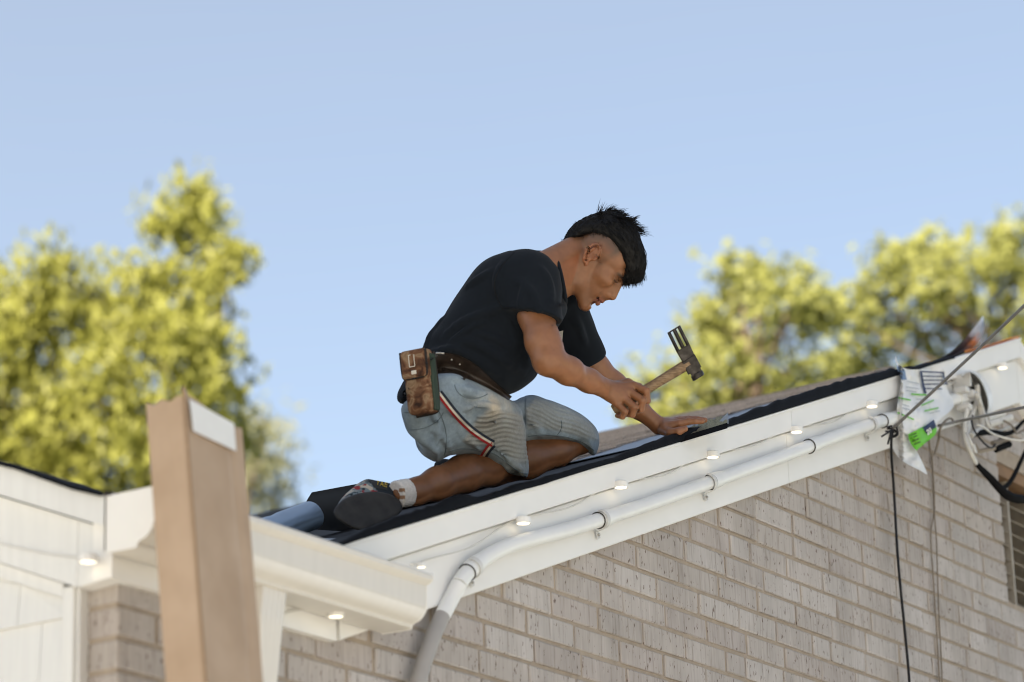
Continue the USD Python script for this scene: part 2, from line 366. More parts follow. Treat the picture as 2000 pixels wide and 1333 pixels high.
# downspout leaving the gutter, tapering elbow leaning back to the left
def ribbed_duct(pts, w, d, ribs=5):
    """Rectangular duct with shallow ribs on its faces along a path; w along x, d along y."""
    n = len(pts); th = []
    per = []
    for k in range(ribs * 2 + 1): per.append((-w / 2 + w * k / (ribs * 2), -d / 2 - (.0025 if k % 2 else 0)))
    per += [(w / 2, d / 2), (-w / 2, d / 2)]
    per = np.array(per); m = len(per); v = []; f = []
    for (p, s) in pts: v.append(np.c_[p[0] + per[:, 0] * s, p[1] + per[:, 1] * s, np.full(m, p[2])])
    for i in range(n - 1):
        for k in range(m):
            q = (k + 1) % m; f += [[i * m + k, i * m + q, (i + 1) * m + q], [i * m + k, (i + 1) * m + q, (i + 1) * m + k]]
    mm = trimesh.Trimesh(np.vstack(v), f, process=False); mm.fix_normals(); return mm
t0 = onY(520, 1140, 4.215); t1 = onY(505, 1345, 4.25)
dsp = [(np.array([t0[0] - .012, 4.213, 3.289]), 1.05), (np.array([t0[0] - .018, 4.216, 3.22]), .98), (np.array([t1[0] + .02 - .03, 4.235, 3.08]), .72), (np.array([t1[0] - .05, 4.25, 2.9]), .6), (np.array([t1[0] - .07, 4.25, .1]), .6)]
part(H, 'downspout', ribbed_duct(dsp, .085, .06), 'white_gutter')

# gable vent with slats
vent = part(H, 'gable_vent', cat_(box(LVX0, LVX0 + .004, YW + .03, YW + .12, LVZ0, LVZ1), box(LVX1 - .012, LVX1, YW + .03, YW + .12, LVZ0, LVZ1),
            box(LVX0 + .012, LVX1 - .012, YW + .03, YW + .12, LVZ0, LVZ0 + .012)), 'louver_metal')
part(vent, 'lintel', box(LVX0 + .012, LVX1 - .012, YW + .012, YW + .12, LVZ1 - .045, LVZ1 - .002), 'brown_wood')
part(vent, 'mullion', box(10.085, 10.10, YW + .028, YW + .06, LVZ0 + .013, LVZ1 - .046), 'louver_metal')
part(vent, 'dark_back', box(LVX0 + .013, LVX1 - .013, YW + .13, YW + .14, LVZ0 + .01, LVZ1 - .01), 'dark_gap')
k = 0
while LVZ0 + .03 + k * .052 < LVZ1 - .06:
    z = LVZ0 + .03 + k * .052
    q = np.array([[YW + .03, z - .012], [YW + .034, z - .014], [YW + .072, z + .010], [YW + .069, z + .014]])
    part(vent, 'slat', extrude_x(q, LVX0 + .013, LVX1 - .013), 'louver_metal'); k += 1

# roof planes
def roof_grid(corners, n=2): return grid(np.array(corners, float).reshape(2, 2, 3), .02)
ym = 8.6
rp = lambda x, y: (x, y, float(zroof(x, y)))
deck = trimesh.Trimesh(np.array([rp(5.74, 4.246), rp(XR, 4.246), rp(XR, ym), rp(9.99, ym)]), [[0, 1, 2], [0, 2, 3]], process=False)
deck2 = trimesh.Trimesh(np.array([rp(XR, 4.246), (14.6, 4.246, 3.36), (14.6, ym, 3.3), rp(XR, ym)]), [[0, 1, 2], [0, 2, 3]], process=False)
roof = part(H, 'roof', cat_(deck, deck2), 'underlay')
zm = lambda y: 3.404 + .38 * (y - 4.2)
main = trimesh.Trimesh(np.array([(5.06, 4.2, zm(4.2)), (5.74, 4.2, zm(4.2)), (9.99, ym, float(zroof(9.99, ym))), (5.06, ym, zm(ym)), (5.06, 13.0, 3.4), (9.99, 13, 3.4)]), [[0, 1, 2], [0, 2, 3], [3, 2, 5], [3, 5, 4]], process=False)
part(H, 'low_roof', main, 'underlay')
# old shingles further up the slope
simple('old_shingle', (0.40, 0.335, 0.29), 0.95, 0.35, 160, 0.7, 400, randv=0.18)
xs = 7.45
while xs < XR - .02:
    ysp = 4.86 + .10 * vnoise([[xs * 2.1, 0, 0]], 1, 3)[0] + (0.12 if xs < 7.6 else 0)
    if xs > 8.9: ysp -= .14 * min(1, (xs - 8.9) / .8)
    yv = min(4.3 + (xs - 5.72), ym)
    y0 = ysp
    while y0 < yv - .05:
        y1 = min(y0 + .32 + rng.uniform(-.02, .02), yv)
        P = np.zeros((2, 4, 3))
        for i, x in enumerate((xs, min(xs + .17, XR))):
            for j, y in enumerate(np.linspace(y0 + .003, y1 - .003, 4)):
                P[i, j] = (x, y, float(zroof(x, y)) + (.020 if i == 0 else .010) + rng.uniform(0, .003))
        part(roof, 'shingle', grid(P, .006, (0, 0, 1.0)), 'old_shingle') if y0 < 6.2 else None
        y0 = y1
    xs += .14

P = np.array([[(5.76 + .75 * t + (.30 if s else 0), 4.262 + .75 * t, float(zroof(5.76 + .75 * t + (.30 if s else 0), 4.262 + .75 * t)) + .006) for t in np.linspace(0, 1.6, 20)] for s in (0, 1)])
part(H, 'valley_flashing', grid(P, .002, (0, 0, 1.0)), 'flashing', 40)
# left gable end: fascia, frieze, siding panel
XF2, XZ2 = 5.044, 5.072
la, lb = onX(0, 905, XF2), onX(205, 965, XF2)
sl2 = (la[2] - lb[2]) / (la[1] - lb[1])
def zl(y): return lb[2] + sl2 * (y - lb[1])
def left_rake(x0, x1, top, bot, y0, y1, flat=None):
    out = []
    for y in (y0, y1):
        t, b = zl(y) + top, zl(y) + bot
        if flat is not None: b = max(b, flat) if y < 4.5 else b
        out.append([(x0, y, b), (x0, y, t), (x1, y, t), (x1, y, b)])
    v = np.array(out).reshape(-1, 3); f = []
    for k in range(4):
        q = (k + 1) % 4; f += [[k, q, 4 + q], [k, 4 + q, 4 + k]]
    f += [[0, 2, 1], [0, 3, 2], [4, 5, 6], [4, 6, 7]]
    m = trimesh.Trimesh(v, f, process=False); m.fix_normals(); return m
part(H, 'rake_fascia', left_rake(XF2, XL + .05, 0, -.073, 4.262, 8.6), 'white_board')
lz0 = zl(4.36) - .228
part(H, 'rake_frieze', left_rake(XZ2, XL + .045, -.0765, -.228, 4.36, 8.6), 'white_board')
part(H, 'rake_frieze', extrude_x([(4.2635, 3.2405), (4.3595, lz0), (4.3595, zl(4.3595) - .0765), (4.2635, zl(4.2635) - .0765)], XZ2 + .001, XL + .046), 'white_board')
P = np.zeros((40, 4, 3))
for i, y in enumerate(np.linspace(4.262, 7.5, 40)):
    for j, x in enumerate((XF2 - .012, XF2 + .0, XF2 + .03, XL + .2)):
        P[i, j] = (x, y, zl(y) + .006 + .004 * math.sin(y * 17) + (-.006 if j == 0 else 0) + .004 * vnoise([[y * 9, x * 9, 0]])[0])
part(H, 'underlay_edge', grid(P, .008, (0, 0, 1.0)), 'underlay', 40)
# panel: casing and lapped boards
XP = 5.098
yr = onX(150, 1200, XP)[1]
part(H, 'siding_casing', box(XP - .012, XL + .05, yr, yr + .030, 0.05, zl(yr) - .2285), 'white_board')
part(H, 'siding_casing', box(XP - .002, XL + .05, yr - .010, yr - .001, 0.05, zl(yr) - .2286), 'white_board')
part(H, 'siding_casing', left_rake(XP - .0121, XL + .05, -.2300, -.262, yr + .031, 8.0), 'white_board')
zb = 3.12; kk = 0
dl = onX(0, 1240, XP); dr = onX(118, 1208, XP)
zlap = dr[2]
sid = part(H, 'siding_panel', left_rake(XP + .012, XL + .05, -.263, -1.2, yr + .031, 8.0), 'white_board')
for k in range(-16, 5):
    z0 = zlap + k * .145; z1 = z0 + .145
    ys = [yr + .032]; yy = yr + .032 + (.075 if k % 2 else .14)
    while yy < 6.4: ys.append(yy); yy += .23
    ys.append(6.5)
    for y0, y1 in zip(ys[:-1], ys[1:]):
        y0c = max(y0, (z0 - (lb[2] - .2635)) / sl2 + lb[1]) if zl(y0) - .2635 < z0 else y0
        if y1 - y0c < .02: continue
        ta, tb = min(z1, zl(y0c) - .2635), min(z1, zl(y1) - .2635)
        v = np.array([(XP - .0, y0c + .001, z0 + .001), (XP - .0, y1 - .001, z0 + .001), (XP + .009, y1 - .001, tb), (XP + .009, y0c + .001, max(ta, z0 + .002)),
                      (XP + .011, y0c + .001, z0 + .001), (XP + .011, y1 - .001, z0 + .001), (XP + .012, y1 - .001, tb), (XP + .012, y0c + .001, max(ta, z0 + .002))])
        f = [[0, 1, 2], [0, 2, 3], [4, 6, 5], [4, 7, 6], [0, 4, 5], [0, 5, 1], [1, 5, 6], [1, 6, 2], [2, 6, 7], [2, 7, 3], [3, 7, 4], [3, 4, 0]]
        m = trimesh.Trimesh(v, f, process=False); m.fix_normals()
        if screen(v[2])[1] < 1400 and screen(v[2])[0] > -260: part(sid, 'siding_board', m, 'white_board')
part(H, 'side_wall', box(XL, XL + .1, 4.5, 8.6, .05, 3.2), 'white_board')
# ------------------------------------------------------------------ trees
def leaf_mat(name, c, tr=0.4):
    c = np.array(c)
    mat(name, {'g': ('geometry', {}), 'r': ('rgb_ramp', {'ramp': [(0.0, tuple(c * 0.55)), (0.45, tuple(c)), (0.8, tuple(c * [1.35, 1.2, 1.0])), (1.0, tuple(c * [1.9, 1.45, 1.1]))]}),
               'd': ('principled_bsdf', {'roughness': 0.5, 'specular_ior_level': 0.35}), 't': ('translucent_bsdf', {}), 'm': ('mix_closure', {'fac': tr})},
        [('g.random_per_island', 'r.fac'), ('r.color', 'd.base_color'), ('r.color', 't.color'), ('d.BSDF', 'm.closure1'), ('t.BSDF', 'm.closure2')], surface='m.closure')
leaf_mat('leaf_left', (0.47, 0.48, 0.10), 0.42)
leaf_mat('leaf_right', (0.47, 0.49, 0.14), 0.40)
leaf_mat('leaf_pale', (0.42, 0.43, 0.24), 0.45)
leaf_mat('leaf_shade', (0.06, 0.09, 0.02), 0.2)
simple('bark', (0.13, 0.095, 0.07), 0.9, 0.3, 12, 0.6, 40)

def leaves(centres, spread, per, size, aspect, droop, r, core=None):
    """Leaf blades (two folded halves each) in tufts around the given centres."""
    n = len(centres) * per
    c = np.repeat(centres, per, 0) + np.clip(r.normal(0, 1, (n, 3)), -1.7, 1.7) * np.repeat(np.broadcast_to(spread, len(centres)), per)[:, None] * [1, 1, .8]
    d = r.normal(0, 1, (n, 3)); d /= np.linalg.norm(d, axis=1, keepdims=True); d[:, 2] -= droop; d /= np.linalg.norm(d, axis=1, keepdims=True)
    nd = r.normal(0, .55, (n, 3)) + sun_dir * .9 + [0, 0, .35]; s = np.cross(d, nd); s /= np.linalg.norm(s, axis=1, keepdims=True); u = np.cross(d, s)
    L = size * r.uniform(.7, 1.25, n)[:, None]; W = L * aspect
    p0, p1 = c - d * L / 2, c + d * L / 2
    a = c - d * L * .05 + s * W / 2 + u * L * .08; b = c - d * L * .05 - s * W / 2 + u * L * .08
    v = np.stack([p0, a, p1, b], 1).reshape(-1, 3); k = np.arange(n)[:, None] * 4
    f = np.concatenate([k + [[0, 1, 2]], k + [[0, 2, 3]]], 1).reshape(-1, 3)
    return trimesh.Trimesh(v, f, process=False)
def tree(name, label, base, blobs, leaf, per=26, tuft=.16, dens=26.0, size=.13, aspect=.42, droop=.6, trunk_r=.17, seed=1, group=None, limbs=True):
    """blobs: (centre, radius) in metres. Trunk and limbs reach into the blobs."""
    r = np.random.default_rng(seed)
    T = thing(name, label, 'tree', base, group)
    cs = []
    for c, R in blobs:
        n = max(6, int(dens * R * R * 4))
        d = r.normal(0, 1, (n, 3)); d /= np.linalg.norm(d, axis=1, keepdims=True)
        rad = R * r.uniform(.35, 1.0, n) ** .55
        rad *= 1 + .22 * (meshkit.noise(d * 2.2 + np.asarray(c) * 3, seed) - .5) * 2
        cs.append(np.asarray(c) + d * rad[:, None])
    cs = np.vstack(cs); cs = cs[cs[:, 2] > 1.2]
    part(T, 'crown', leaves(cs, tuft * r.uniform(.6, 1.3, len(cs)), per, size, aspect, droop, r), leaf)
    base = np.asarray(base, float)
    top = max(blobs, key=lambda b: b[0][2])[0]
    pts = [base, base + [.05, .08, 2.0]] + [base * (1 - t) + np.asarray(top) * t + r.normal(0, .12, 3) for t in (.5, .75, .97)]
    main = curve(pts, 24)
    part(T, 'trunk', tube(main, np.linspace(trunk_r, .02, 24) , 9), 'bark', True)
    if limbs:
        for c, R in blobs:
            i = int(np.argmin(np.abs(main[:, 2] - (c[2] - .9 * R - .4)))); a = main[min(max(i, 3), 21)]
            m = (a + np.asarray(c)) / 2 + r.normal(0, .15, 3); m[2] -= .1
            part(T, 'limb', tube(curve([a, m, np.asarray(c) + [0, 0, R * .5]], 9), np.linspace(.05, .012, 9), 6), 'bark', True)
    return T
def px_blobs(d, items, seed=0):
    r = np.random.default_rng(seed); out = []
    for x, y, rp in items:
        out.append((at(x, y, d + r.normal(0, .5)), rp * d / FPX))
    return out
D1 = 38.0
b1 = px_blobs(D1, [(95, 720, 190), (300, 720, 150), (40, 610, 95), (105, 560, 62), (120, 520, 32), (220, 610, 62), (255, 545, 28), (362, 422, 30), (326, 436, 22), (400, 448, 22), (376, 375, 18), (424, 520, 20), (455, 508, 14),
                   (318, 540, 16), (392, 565, 17), (404, 640, 26), (285, 625, 46), (345, 672, 46), (410, 730, 42), (190, 850, 130), (60, 860, 130), (330, 870, 110), (430, 860, 60), (440, 800, 40), (-90, 700, 190), (-230, 800, 220), (-120, 900, 200), (200, 1010, 190), (20, 1050, 220)], 3)
g1 = at(190, 900, D1); 
tree('left_tree'.replace('left_', 'leafy_'), 'tall yellow-green tree with a thin leafy spire, behind the cardboard box', (g1[0], g1[1], 0), b1, 'leaf_left', seed=11, droop=.9, size=.20, aspect=.40, dens=12, tuft=.20)
D4 = 60.0
b4 = px_blobs(D4, [(510, 835, 32), (525, 880, 36), (490, 900, 40), (530, 950, 34), (495, 960, 40), (470, 850, 40), (500, 1020, 60), (440, 960, 60), (400, 1000, 80)], 5)
g4 = at(490, 900, D4)
tree('pale_tree', 'small pale washed-out tree just right of the cardboard box', (g4[0], g4[1], 0), b4, 'leaf_pale', seed=12, dens=5, size=.26, per=20, tuft=.3)
D2 = 42.0
b2 = px_blobs(D2, [(1458, 525, 32), (1430, 560, 36), (1500, 570, 42), (1555, 575, 34), (1580, 605, 24), (1400, 630, 50), (1460, 640, 60), (1530, 660, 60), (1345, 700, 50), (1280, 750, 40), (1300, 800, 55), (1400, 730, 70), (1480, 760, 80), (1570, 740, 60),
                   (1370, 800, 60), (1260, 830, 30), (1330, 900, 90), (1450, 880, 100), (1560, 860, 100), (1375, 620, 22)], 6)
g2 = at(1440, 800, D2)
tree('round_tree', 'round yellow-green tree directly behind the raised hammer', (g2[0], g2[1], 0), b2, 'leaf_right', seed=13, size=.18, aspect=.66, droop=.25, dens=7.5, tuft=.20)
D3 = 46.0
b3 = px_blobs(D3, [(1640, 610, 36), (1690, 590, 40), (1755, 540, 44), (1760, 500, 24), (1810, 560, 40), (1850, 510, 36), (1905, 540, 46), (1975, 470, 44), (1950, 510, 44), (2030, 500, 60), (1660, 680, 52), (1740, 640, 66), (1820, 650, 66), (1900, 620, 66), (1990, 590, 80),
                   (1850, 590, 40), (1620, 720, 44), (1700, 740, 60), (1800, 740, 80), (1930, 720, 90), (2080, 640, 120), (2050, 760, 130), (1720, 850, 110), (1880, 860, 120)], 8)
g3 = at(1900, 800, D3)
tree('wide_tree', 'wide yellow-green tree rising to the right edge behind the rooftop', (g3[0], g3[1], 0), b3, 'leaf_right', seed=14, size=.19, aspect=.66, droop=.25, dens=6.5, tuft=.22)
# big trees across the drive, out of the frame, whose shade covers the house front
for i, (x, y, h, s) in enumerate([(-9.0, -2.4, 19.5, 21), (-9.3, 2.9, 19.5, 22)]):
    r = np.random.default_rng(s); bl = []
    for k in range(26):
        a = r.uniform(0, 2 * np.pi); q = r.uniform(0, 3.4); zz_ = r.uniform(11.2, h - 1.5)
        q *= 1 - .20 * (zz_ - 10) / h
        bl.append((np.array([x + q * math.cos(a), y + q * math.sin(a), zz_]), r.uniform(1.5, 2.1)))
    tree('shade_tree', ['large dense dark tree across the drive, nearest the camera', 'large dense dark tree across the drive, beyond the nearest one'][i],
         (x, y, 0), bl, 'leaf_shade', per=12, tuft=.5, dens=17, size=.6, aspect=.6, trunk_r=.35, seed=s, limbs=False)
# ------------------------------------------------------------------ implicit surfaces (camera-aligned metres: X right, Y up, Z depth)
B3 = np.stack([RIGHT, UP, FWD])                    # rows: axes
def J(x, y, d): return np.array([(x - 1000) / FPX * d, -(y - 666.5) / FPX * d, d])
def to_world(v): return CAM + np.asarray(v) @ B3
def to_view(v): return (np.asarray(v) - CAM) @ B3.T
def smin(a, b, k):
    if k <= 0: return np.minimum(a, b)
    h = np.clip(.5 + .5 * (b - a) / k, 0, 1); return b + (a - b) * h - k * h * (1 - h)
def smax(a, b, k): return -smin(-a, -b, k)
class Prim:
    def __init__(s, fn, lo, hi, k=.01, sub=False, band=.05): s.fn, s.lo, s.hi, s.k, s.sub = fn, np.asarray(lo) - band, np.asarray(hi) + band, k, sub
def cap(a, b, ra, rb=None, k=.012, sub=False):
    """Tapered capsule."""
    a, b = np.asarray(a, float), np.asarray(b, float); rb = ra if rb is None else rb; R = max(ra, rb)
    ab = b - a; L2 = max(ab @ ab, 1e-12)
    def fn(p):
        t = np.clip((p - a) @ ab / L2, 0, 1); return np.linalg.norm(p - a - t[:, None] * ab, axis=1) - (ra + (rb - ra) * t)
    return Prim(fn, np.minimum(a, b) - R, np.maximum(a, b) + R, k, sub)
def ell(c, axes, radii, k=.012, sub=False):
    """Ellipsoid; axes: rows are its unit axes."""
    c = np.asarray(c, float); A = np.asarray(axes, float); r = np.asarray(radii, float); R = r.max()
    def fn(p):
        q = (p - c) @ A.T; k0 = np.linalg.norm(q / r, axis=1); k1 = np.linalg.norm(q / (r * r), axis=1)
        return np.where(k1 > 1e-9, k0 * (k0 - 1) / np.maximum(k1, 1e-9), -r.min())
    return Prim(fn, c - R, c + R, k, sub)
def chaikin(p, n=2):
    p = np.asarray(p, float)
    for _ in range(n):
        q = np.roll(p, -1, 0); p = np.stack([.75 * p + .25 * q, .25 * p + .75 * q], 1).reshape(-1, 2)
    return p
def poly_sd(P, poly):
    """Signed distance (negative inside) of 2-D points to a polygon."""
    d = np.full(len(P), 1e18); s = np.ones(len(P), bool)
    for i in range(len(poly)):
        a, b = poly[i], poly[i - 1]; e = b - a; w = P - a
        t = np.clip((w @ e) / max(e @ e, 1e-12), 0, 1); q = w - t[:, None] * e; d = np.minimum(d, (q * q).sum(1))
        c1 = P[:, 1] >= a[1]; c2 = P[:, 1] < b[1]; c3 = e[0] * w[:, 1] > e[1] * w[:, 0]
        s ^= (c1 & c2 & c3) | (~c1 & ~c2 & ~c3)
    return np.where(s, 1, -1) * np.sqrt(d)
class Raster:
    """Signed distance to a polygon, in pixels, looked up from a grid."""
    def __init__(s, pl, pad=70, step=1.5):
        s.o = pl.min(0) - pad; s.step = step; n = np.ceil((pl.max(0) + pad - s.o) / step).astype(int) + 1
        g = np.stack(np.meshgrid(np.arange(n[0]), np.arange(n[1]), indexing='ij'), -1).reshape(-1, 2) * step + s.o
        s.g = poly_sd(g, pl).reshape(n)
    def __call__(s, px, py):
        from scipy.ndimage import map_coordinates
        return map_coordinates(s.g, [(px - s.o[0]) / s.step, (py - s.o[1]) / s.step], order=1, mode='nearest')
def pillow(poly, zc, H, D, k=.02, sub=False, smooth=2, power=2.0):
    """Rounded solid with a given outline (pixels at its own depth), half depth H, rounding width D; zc: (pixel x, y) -> centre depth."""
    pl = chaikin(poly, smooth) if smooth else np.asarray(poly, float)
    cx, cy = pl.mean(0); z0 = float(np.ravel(zc(np.array([cx]), np.array([cy])))[0])
    pts = np.array([J(x, y, float(np.ravel(zc(np.array([x]), np.array([y])))[0])) for x, y in pl])
    Hm = H if np.isscalar(H) else .25
    R_ = Raster(pl)
    lo, hi = pts.min(0) - [.02, .02, Hm], pts.max(0) + [.02, .02, Hm]
    def fn(p):
        px = 1000 + FPX * p[:, 0] / p[:, 2]; py = 666.5 - FPX * p[:, 1] / p[:, 2]
        d2 = R_(px, py) * p[:, 2] / FPX
        h = H if np.isscalar(H) else H(px, py)
        u = np.maximum(0, 1 + d2 / D); w = np.abs(p[:, 2] - zc(px, py)) / h
        return ((u ** power + w ** power) ** (1 / power) - 1) * np.minimum(D, h)
    return Prim(fn, lo, hi, k, sub)
def line_depth(p0, d0, p1, d1):
    p0, p1 = np.array(p0, float), np.array(p1, float); e = p1 - p0; L = e @ e
    return lambda x, y: d0 + (d1 - d0) * np.clip(((x - p0[0]) * e[0] + (y - p0[1]) * e[1]) / L, -.35, 1.35)
def field(prims, post=None):
    los, his = np.array([q.lo for q in prims]), np.array([q.hi for q in prims])
    def leaf(p):
        out = np.full(len(p), .08); a, b = p.min(0), p.max(0)
        for i in np.nonzero(np.all((los < b) & (his > a), axis=1))[0]:
            q = prims[i]; m = np.all((p > q.lo) & (p < q.hi), axis=1)
            if not m.any(): continue
            if m.all(): out = smax(out, -q.fn(p), q.k) if q.sub else smin(out, q.fn(p), q.k); continue
            v = q.fn(p[m]); o = out[m]; out[m] = smax(o, -v, q.k) if q.sub else smin(o, v, q.k)
        return post(p, out) if post else out
    def f(p):
        if len(p) <= 3000: return leaf(p)
        ax = int(np.argmax(np.ptp(p, axis=0))); h = len(p) // 2; order = np.argpartition(p[:, ax], h); out = np.empty(len(p))
        out[order[:h]] = f(p[order[:h]]); out[order[h:]] = f(p[order[h:]]); return out
    return f
def bounds(prims):
    a = [q for q in prims if not q.sub]; return np.min([q.lo for q in a], 0) + .03, np.max([q.hi for q in a], 0) - .03
def polygonize(f, lo, hi, h, B=4, pad=0.0):
    """Sparse surface nets."""
    lo = np.asarray(lo, float); n = np.ceil((np.asarray(hi) - lo) / (h * B)).astype(int) + 1
    cg = np.stack(np.meshgrid(*[np.arange(k) for k in n], indexing='ij'), -1).reshape(-1, 3)
    cv = f(lo + (cg + .5) * h * B)
    blk = cg[np.abs(cv) < h * B * 1.75 + pad]
    o = np.stack(np.meshgrid(*[np.arange(B + 1)] * 3, indexing='ij'), -1).reshape(-1, 3)
    nodes = (blk[:, None] * B + o[None]).reshape(-1, 3)
    val = f(lo + nodes * h).reshape(len(blk), B + 1, B + 1, B + 1)
    corners = [(i, j, k) for i in (0, 1) for j in (0, 1) for k in (0, 1)]
    V = np.stack([val[:, i:i + B, j:j + B, k:k + B] for i, j, k in corners], -1)          # blk,B,B,B,8
    neg = (V < 0).sum(-1); act = (neg > 0) & (neg < 8)
    bi, ci, cj, ck = np.nonzero(act); cell = blk[bi] * B + np.c_[ci, cj, ck]; v8 = V[act]
    pos = np.zeros((len(cell), 3)); cnt = np.zeros(len(cell)); C = np.array(corners, float)
    for a in range(8):
        for b in range(a + 1, 8):
            if np.abs(C[a] - C[b]).sum() != 1: continue
            x = (v8[:, a] < 0) != (v8[:, b] < 0); t = np.where(x, v8[:, a] / np.where(x, v8[:, a] - v8[:, b], 1), 0)
            pos += np.where(x[:, None], C[a] + t[:, None] * (C[b] - C[a]), 0); cnt += x
    verts = lo + (cell + pos / cnt[:, None]) * h
    S = n * B + 4; key = (cell[:, 0] * S[1] + cell[:, 1]) * S[2] + cell[:, 2]
    order = np.argsort(key); ks = key[order]
    def find(c):
        q = (c[:, 0] * S[1] + c[:, 1]) * S[2] + c[:, 2]; i = np.clip(np.searchsorted(ks, q), 0, len(ks) - 1); return np.where(ks[i] == q, order[i], -1)
    F = []
    for ax, (u, w), far in ((0, (1, 2), 4), (1, (2, 0), 2), (2, (0, 1), 1)):
        s0, s1 = v8[:, 0] < 0, v8[:, far] < 0; m = s0 != s1; c = cell[m]
        du, dw = np.eye(3, dtype=int)[u], np.eye(3, dtype=int)[w]
        q = np.stack([find(c - du - dw), find(c - dw), find(c), find(c - du)], 1); ok = (q >= 0).all(1)
        fl = s0[m]; q = np.where(fl[:, None], q, q[:, ::-1])[ok]; F.append(q)
    Q = np.vstack(F)
    return trimesh.Trimesh(verts, np.vstack([Q[:, [0, 1, 2]], Q[:, [0, 2, 3]]]), process=False)
def relax(m, it=3, lam=.5):
    trimesh.smoothing.filter_taubin(m, lamb=lam, nu=lam + .03, iterations=it); return m
def march(f, px, py, z0=7.9, z1=9.6):
    """First hit of the view rays through pixels with f = 0: view coordinates."""
    px, py = np.atleast_1d(np.asarray(px, float)), np.atleast_1d(np.asarray(py, float)); zs = np.arange(z0, z1, .012)
    D = np.stack([(px - 1000) / FPX, -(py - 666.5) / FPX, np.ones_like(px)], 1)
    P = D[:, None] * zs[None, :, None]; v = f(P.reshape(-1, 3)).reshape(len(px), len(zs)); ins = v < 0
    i = np.where(ins.any(1), ins.argmax(1), -1); lo_, hi_ = zs[np.maximum(i - 1, 0)], zs[i]
    for _ in range(12):
        mid = (lo_ + hi_) / 2; s = f(D * mid[:, None]) < 0; hi_ = np.where(s, mid, hi_); lo_ = np.where(s, lo_, mid)
    return np.where((i >= 0)[:, None], D * hi_[:, None], np.nan)
def grad(f, p, e=.002):
    g = np.stack([f(p + e * np.eye(3)[k]) - f(p - e * np.eye(3)[k]) for k in range(3)], 1); return g / np.maximum(np.linalg.norm(g, axis=1, keepdims=True), 1e-9)
# ------------------------------------------------------------------ the roofer
def tone_mat(name, rough, spec=0.35, bump=0.0, bs=300.0, var=0.10, vs=60.0, sheen=0.0, sss=0.0, stretch=(1, 1, 1)):
    nodes = {'a': ('attribute', {'attribute': 'tone'}), 'g': ('texture_coordinate', {}), 'mp': ('mapping', {'scale': stretch}), 'n': ('noise_texture', {'scale': vs, 'detail': 5.0, 'roughness': 0.65}),
             'r': ('rgb_ramp', {'ramp': [(0.25, (1 - var,) * 3), (0.75, (1 + var,) * 3)]}), 'm': ('mix_color', {'blend_type': 'multiply', 'fac': 1.0, 'use_clamp': False}),
             'n2': ('noise_texture', {'scale': bs, 'detail': 3.0}), 'b': ('bump', {'strength': bump, 'distance': 0.002}),
             'p': ('principled_bsdf', {'roughness': rough, 'specular_ior_level': spec, 'sheen_weight': sheen, 'subsurface_weight': sss, 'subsurface_scale': 0.006, 'subsurface_radius': (1.0, 0.35, 0.2)})}
    mat(name, nodes, [('g.object', 'mp.vector'), ('mp.vector', 'n.vector'), ('mp.vector', 'n2.vector'), ('n.fac', 'r.fac'), ('a.color', 'm.a'), ('r.color', 'm.b'), ('m.result', 'p.base_color'),
                      ('n2.fac', 'b.height'), ('b.normal', 'p.normal')])
tone_mat('skin', 0.39, 0.50, 0.22, 420.0, 0.13, 55.0, sss=0.10)
tone_mat('denim', 0.85, 0.2, 0.35, 1400.0, 0.16, 120.0, sheen=0.1)
tone_mat('shirt_cloth', 0.9, 0.18, 0.25, 1500.0, 0.15, 200.0, sheen=0.04)
tone_mat('shoe_canvas', 0.8, 0.25, 0.3, 900.0, 0.12, 200.0)
simple('shoe_foxing', (0.12, 0.117, 0.115), 0.7, 0.2, 40, 0.4, 400)
simple('shoe_rubber', (0.022, 0.021, 0.021), 0.62, 0.35, 45, 0.6, 500)
simple('belt_leather', (0.028, 0.019, 0.014), 0.45, 0.4, 60, 0.4, 300)
simple('buckle_metal', (0.55, 0.52, 0.47), 0.35, 0.15, metal=0.9)
simple('hair_black', (0.005, 0.0045, 0.0048), 0.5, 0.2, 200, spec=0.2)
simple('stripe_red', (0.36, 0.018, 0.022), 0.85, 0.15, 300, 0.3, 900)
simple('stripe_white', (0.72, 0.67, 0.58), 0.85, 0.1, 300, 0.3, 900)
simple('stripe_navy', (0.016, 0.022, 0.04), 0.85, 0.1, 300, 0.3, 900)
simple('eye_white', (0.5, 0.45, 0.4), 0.15, 0.05); simple('iris_dark', (0.012, 0.008, 0.006), 0.1, 0.05)

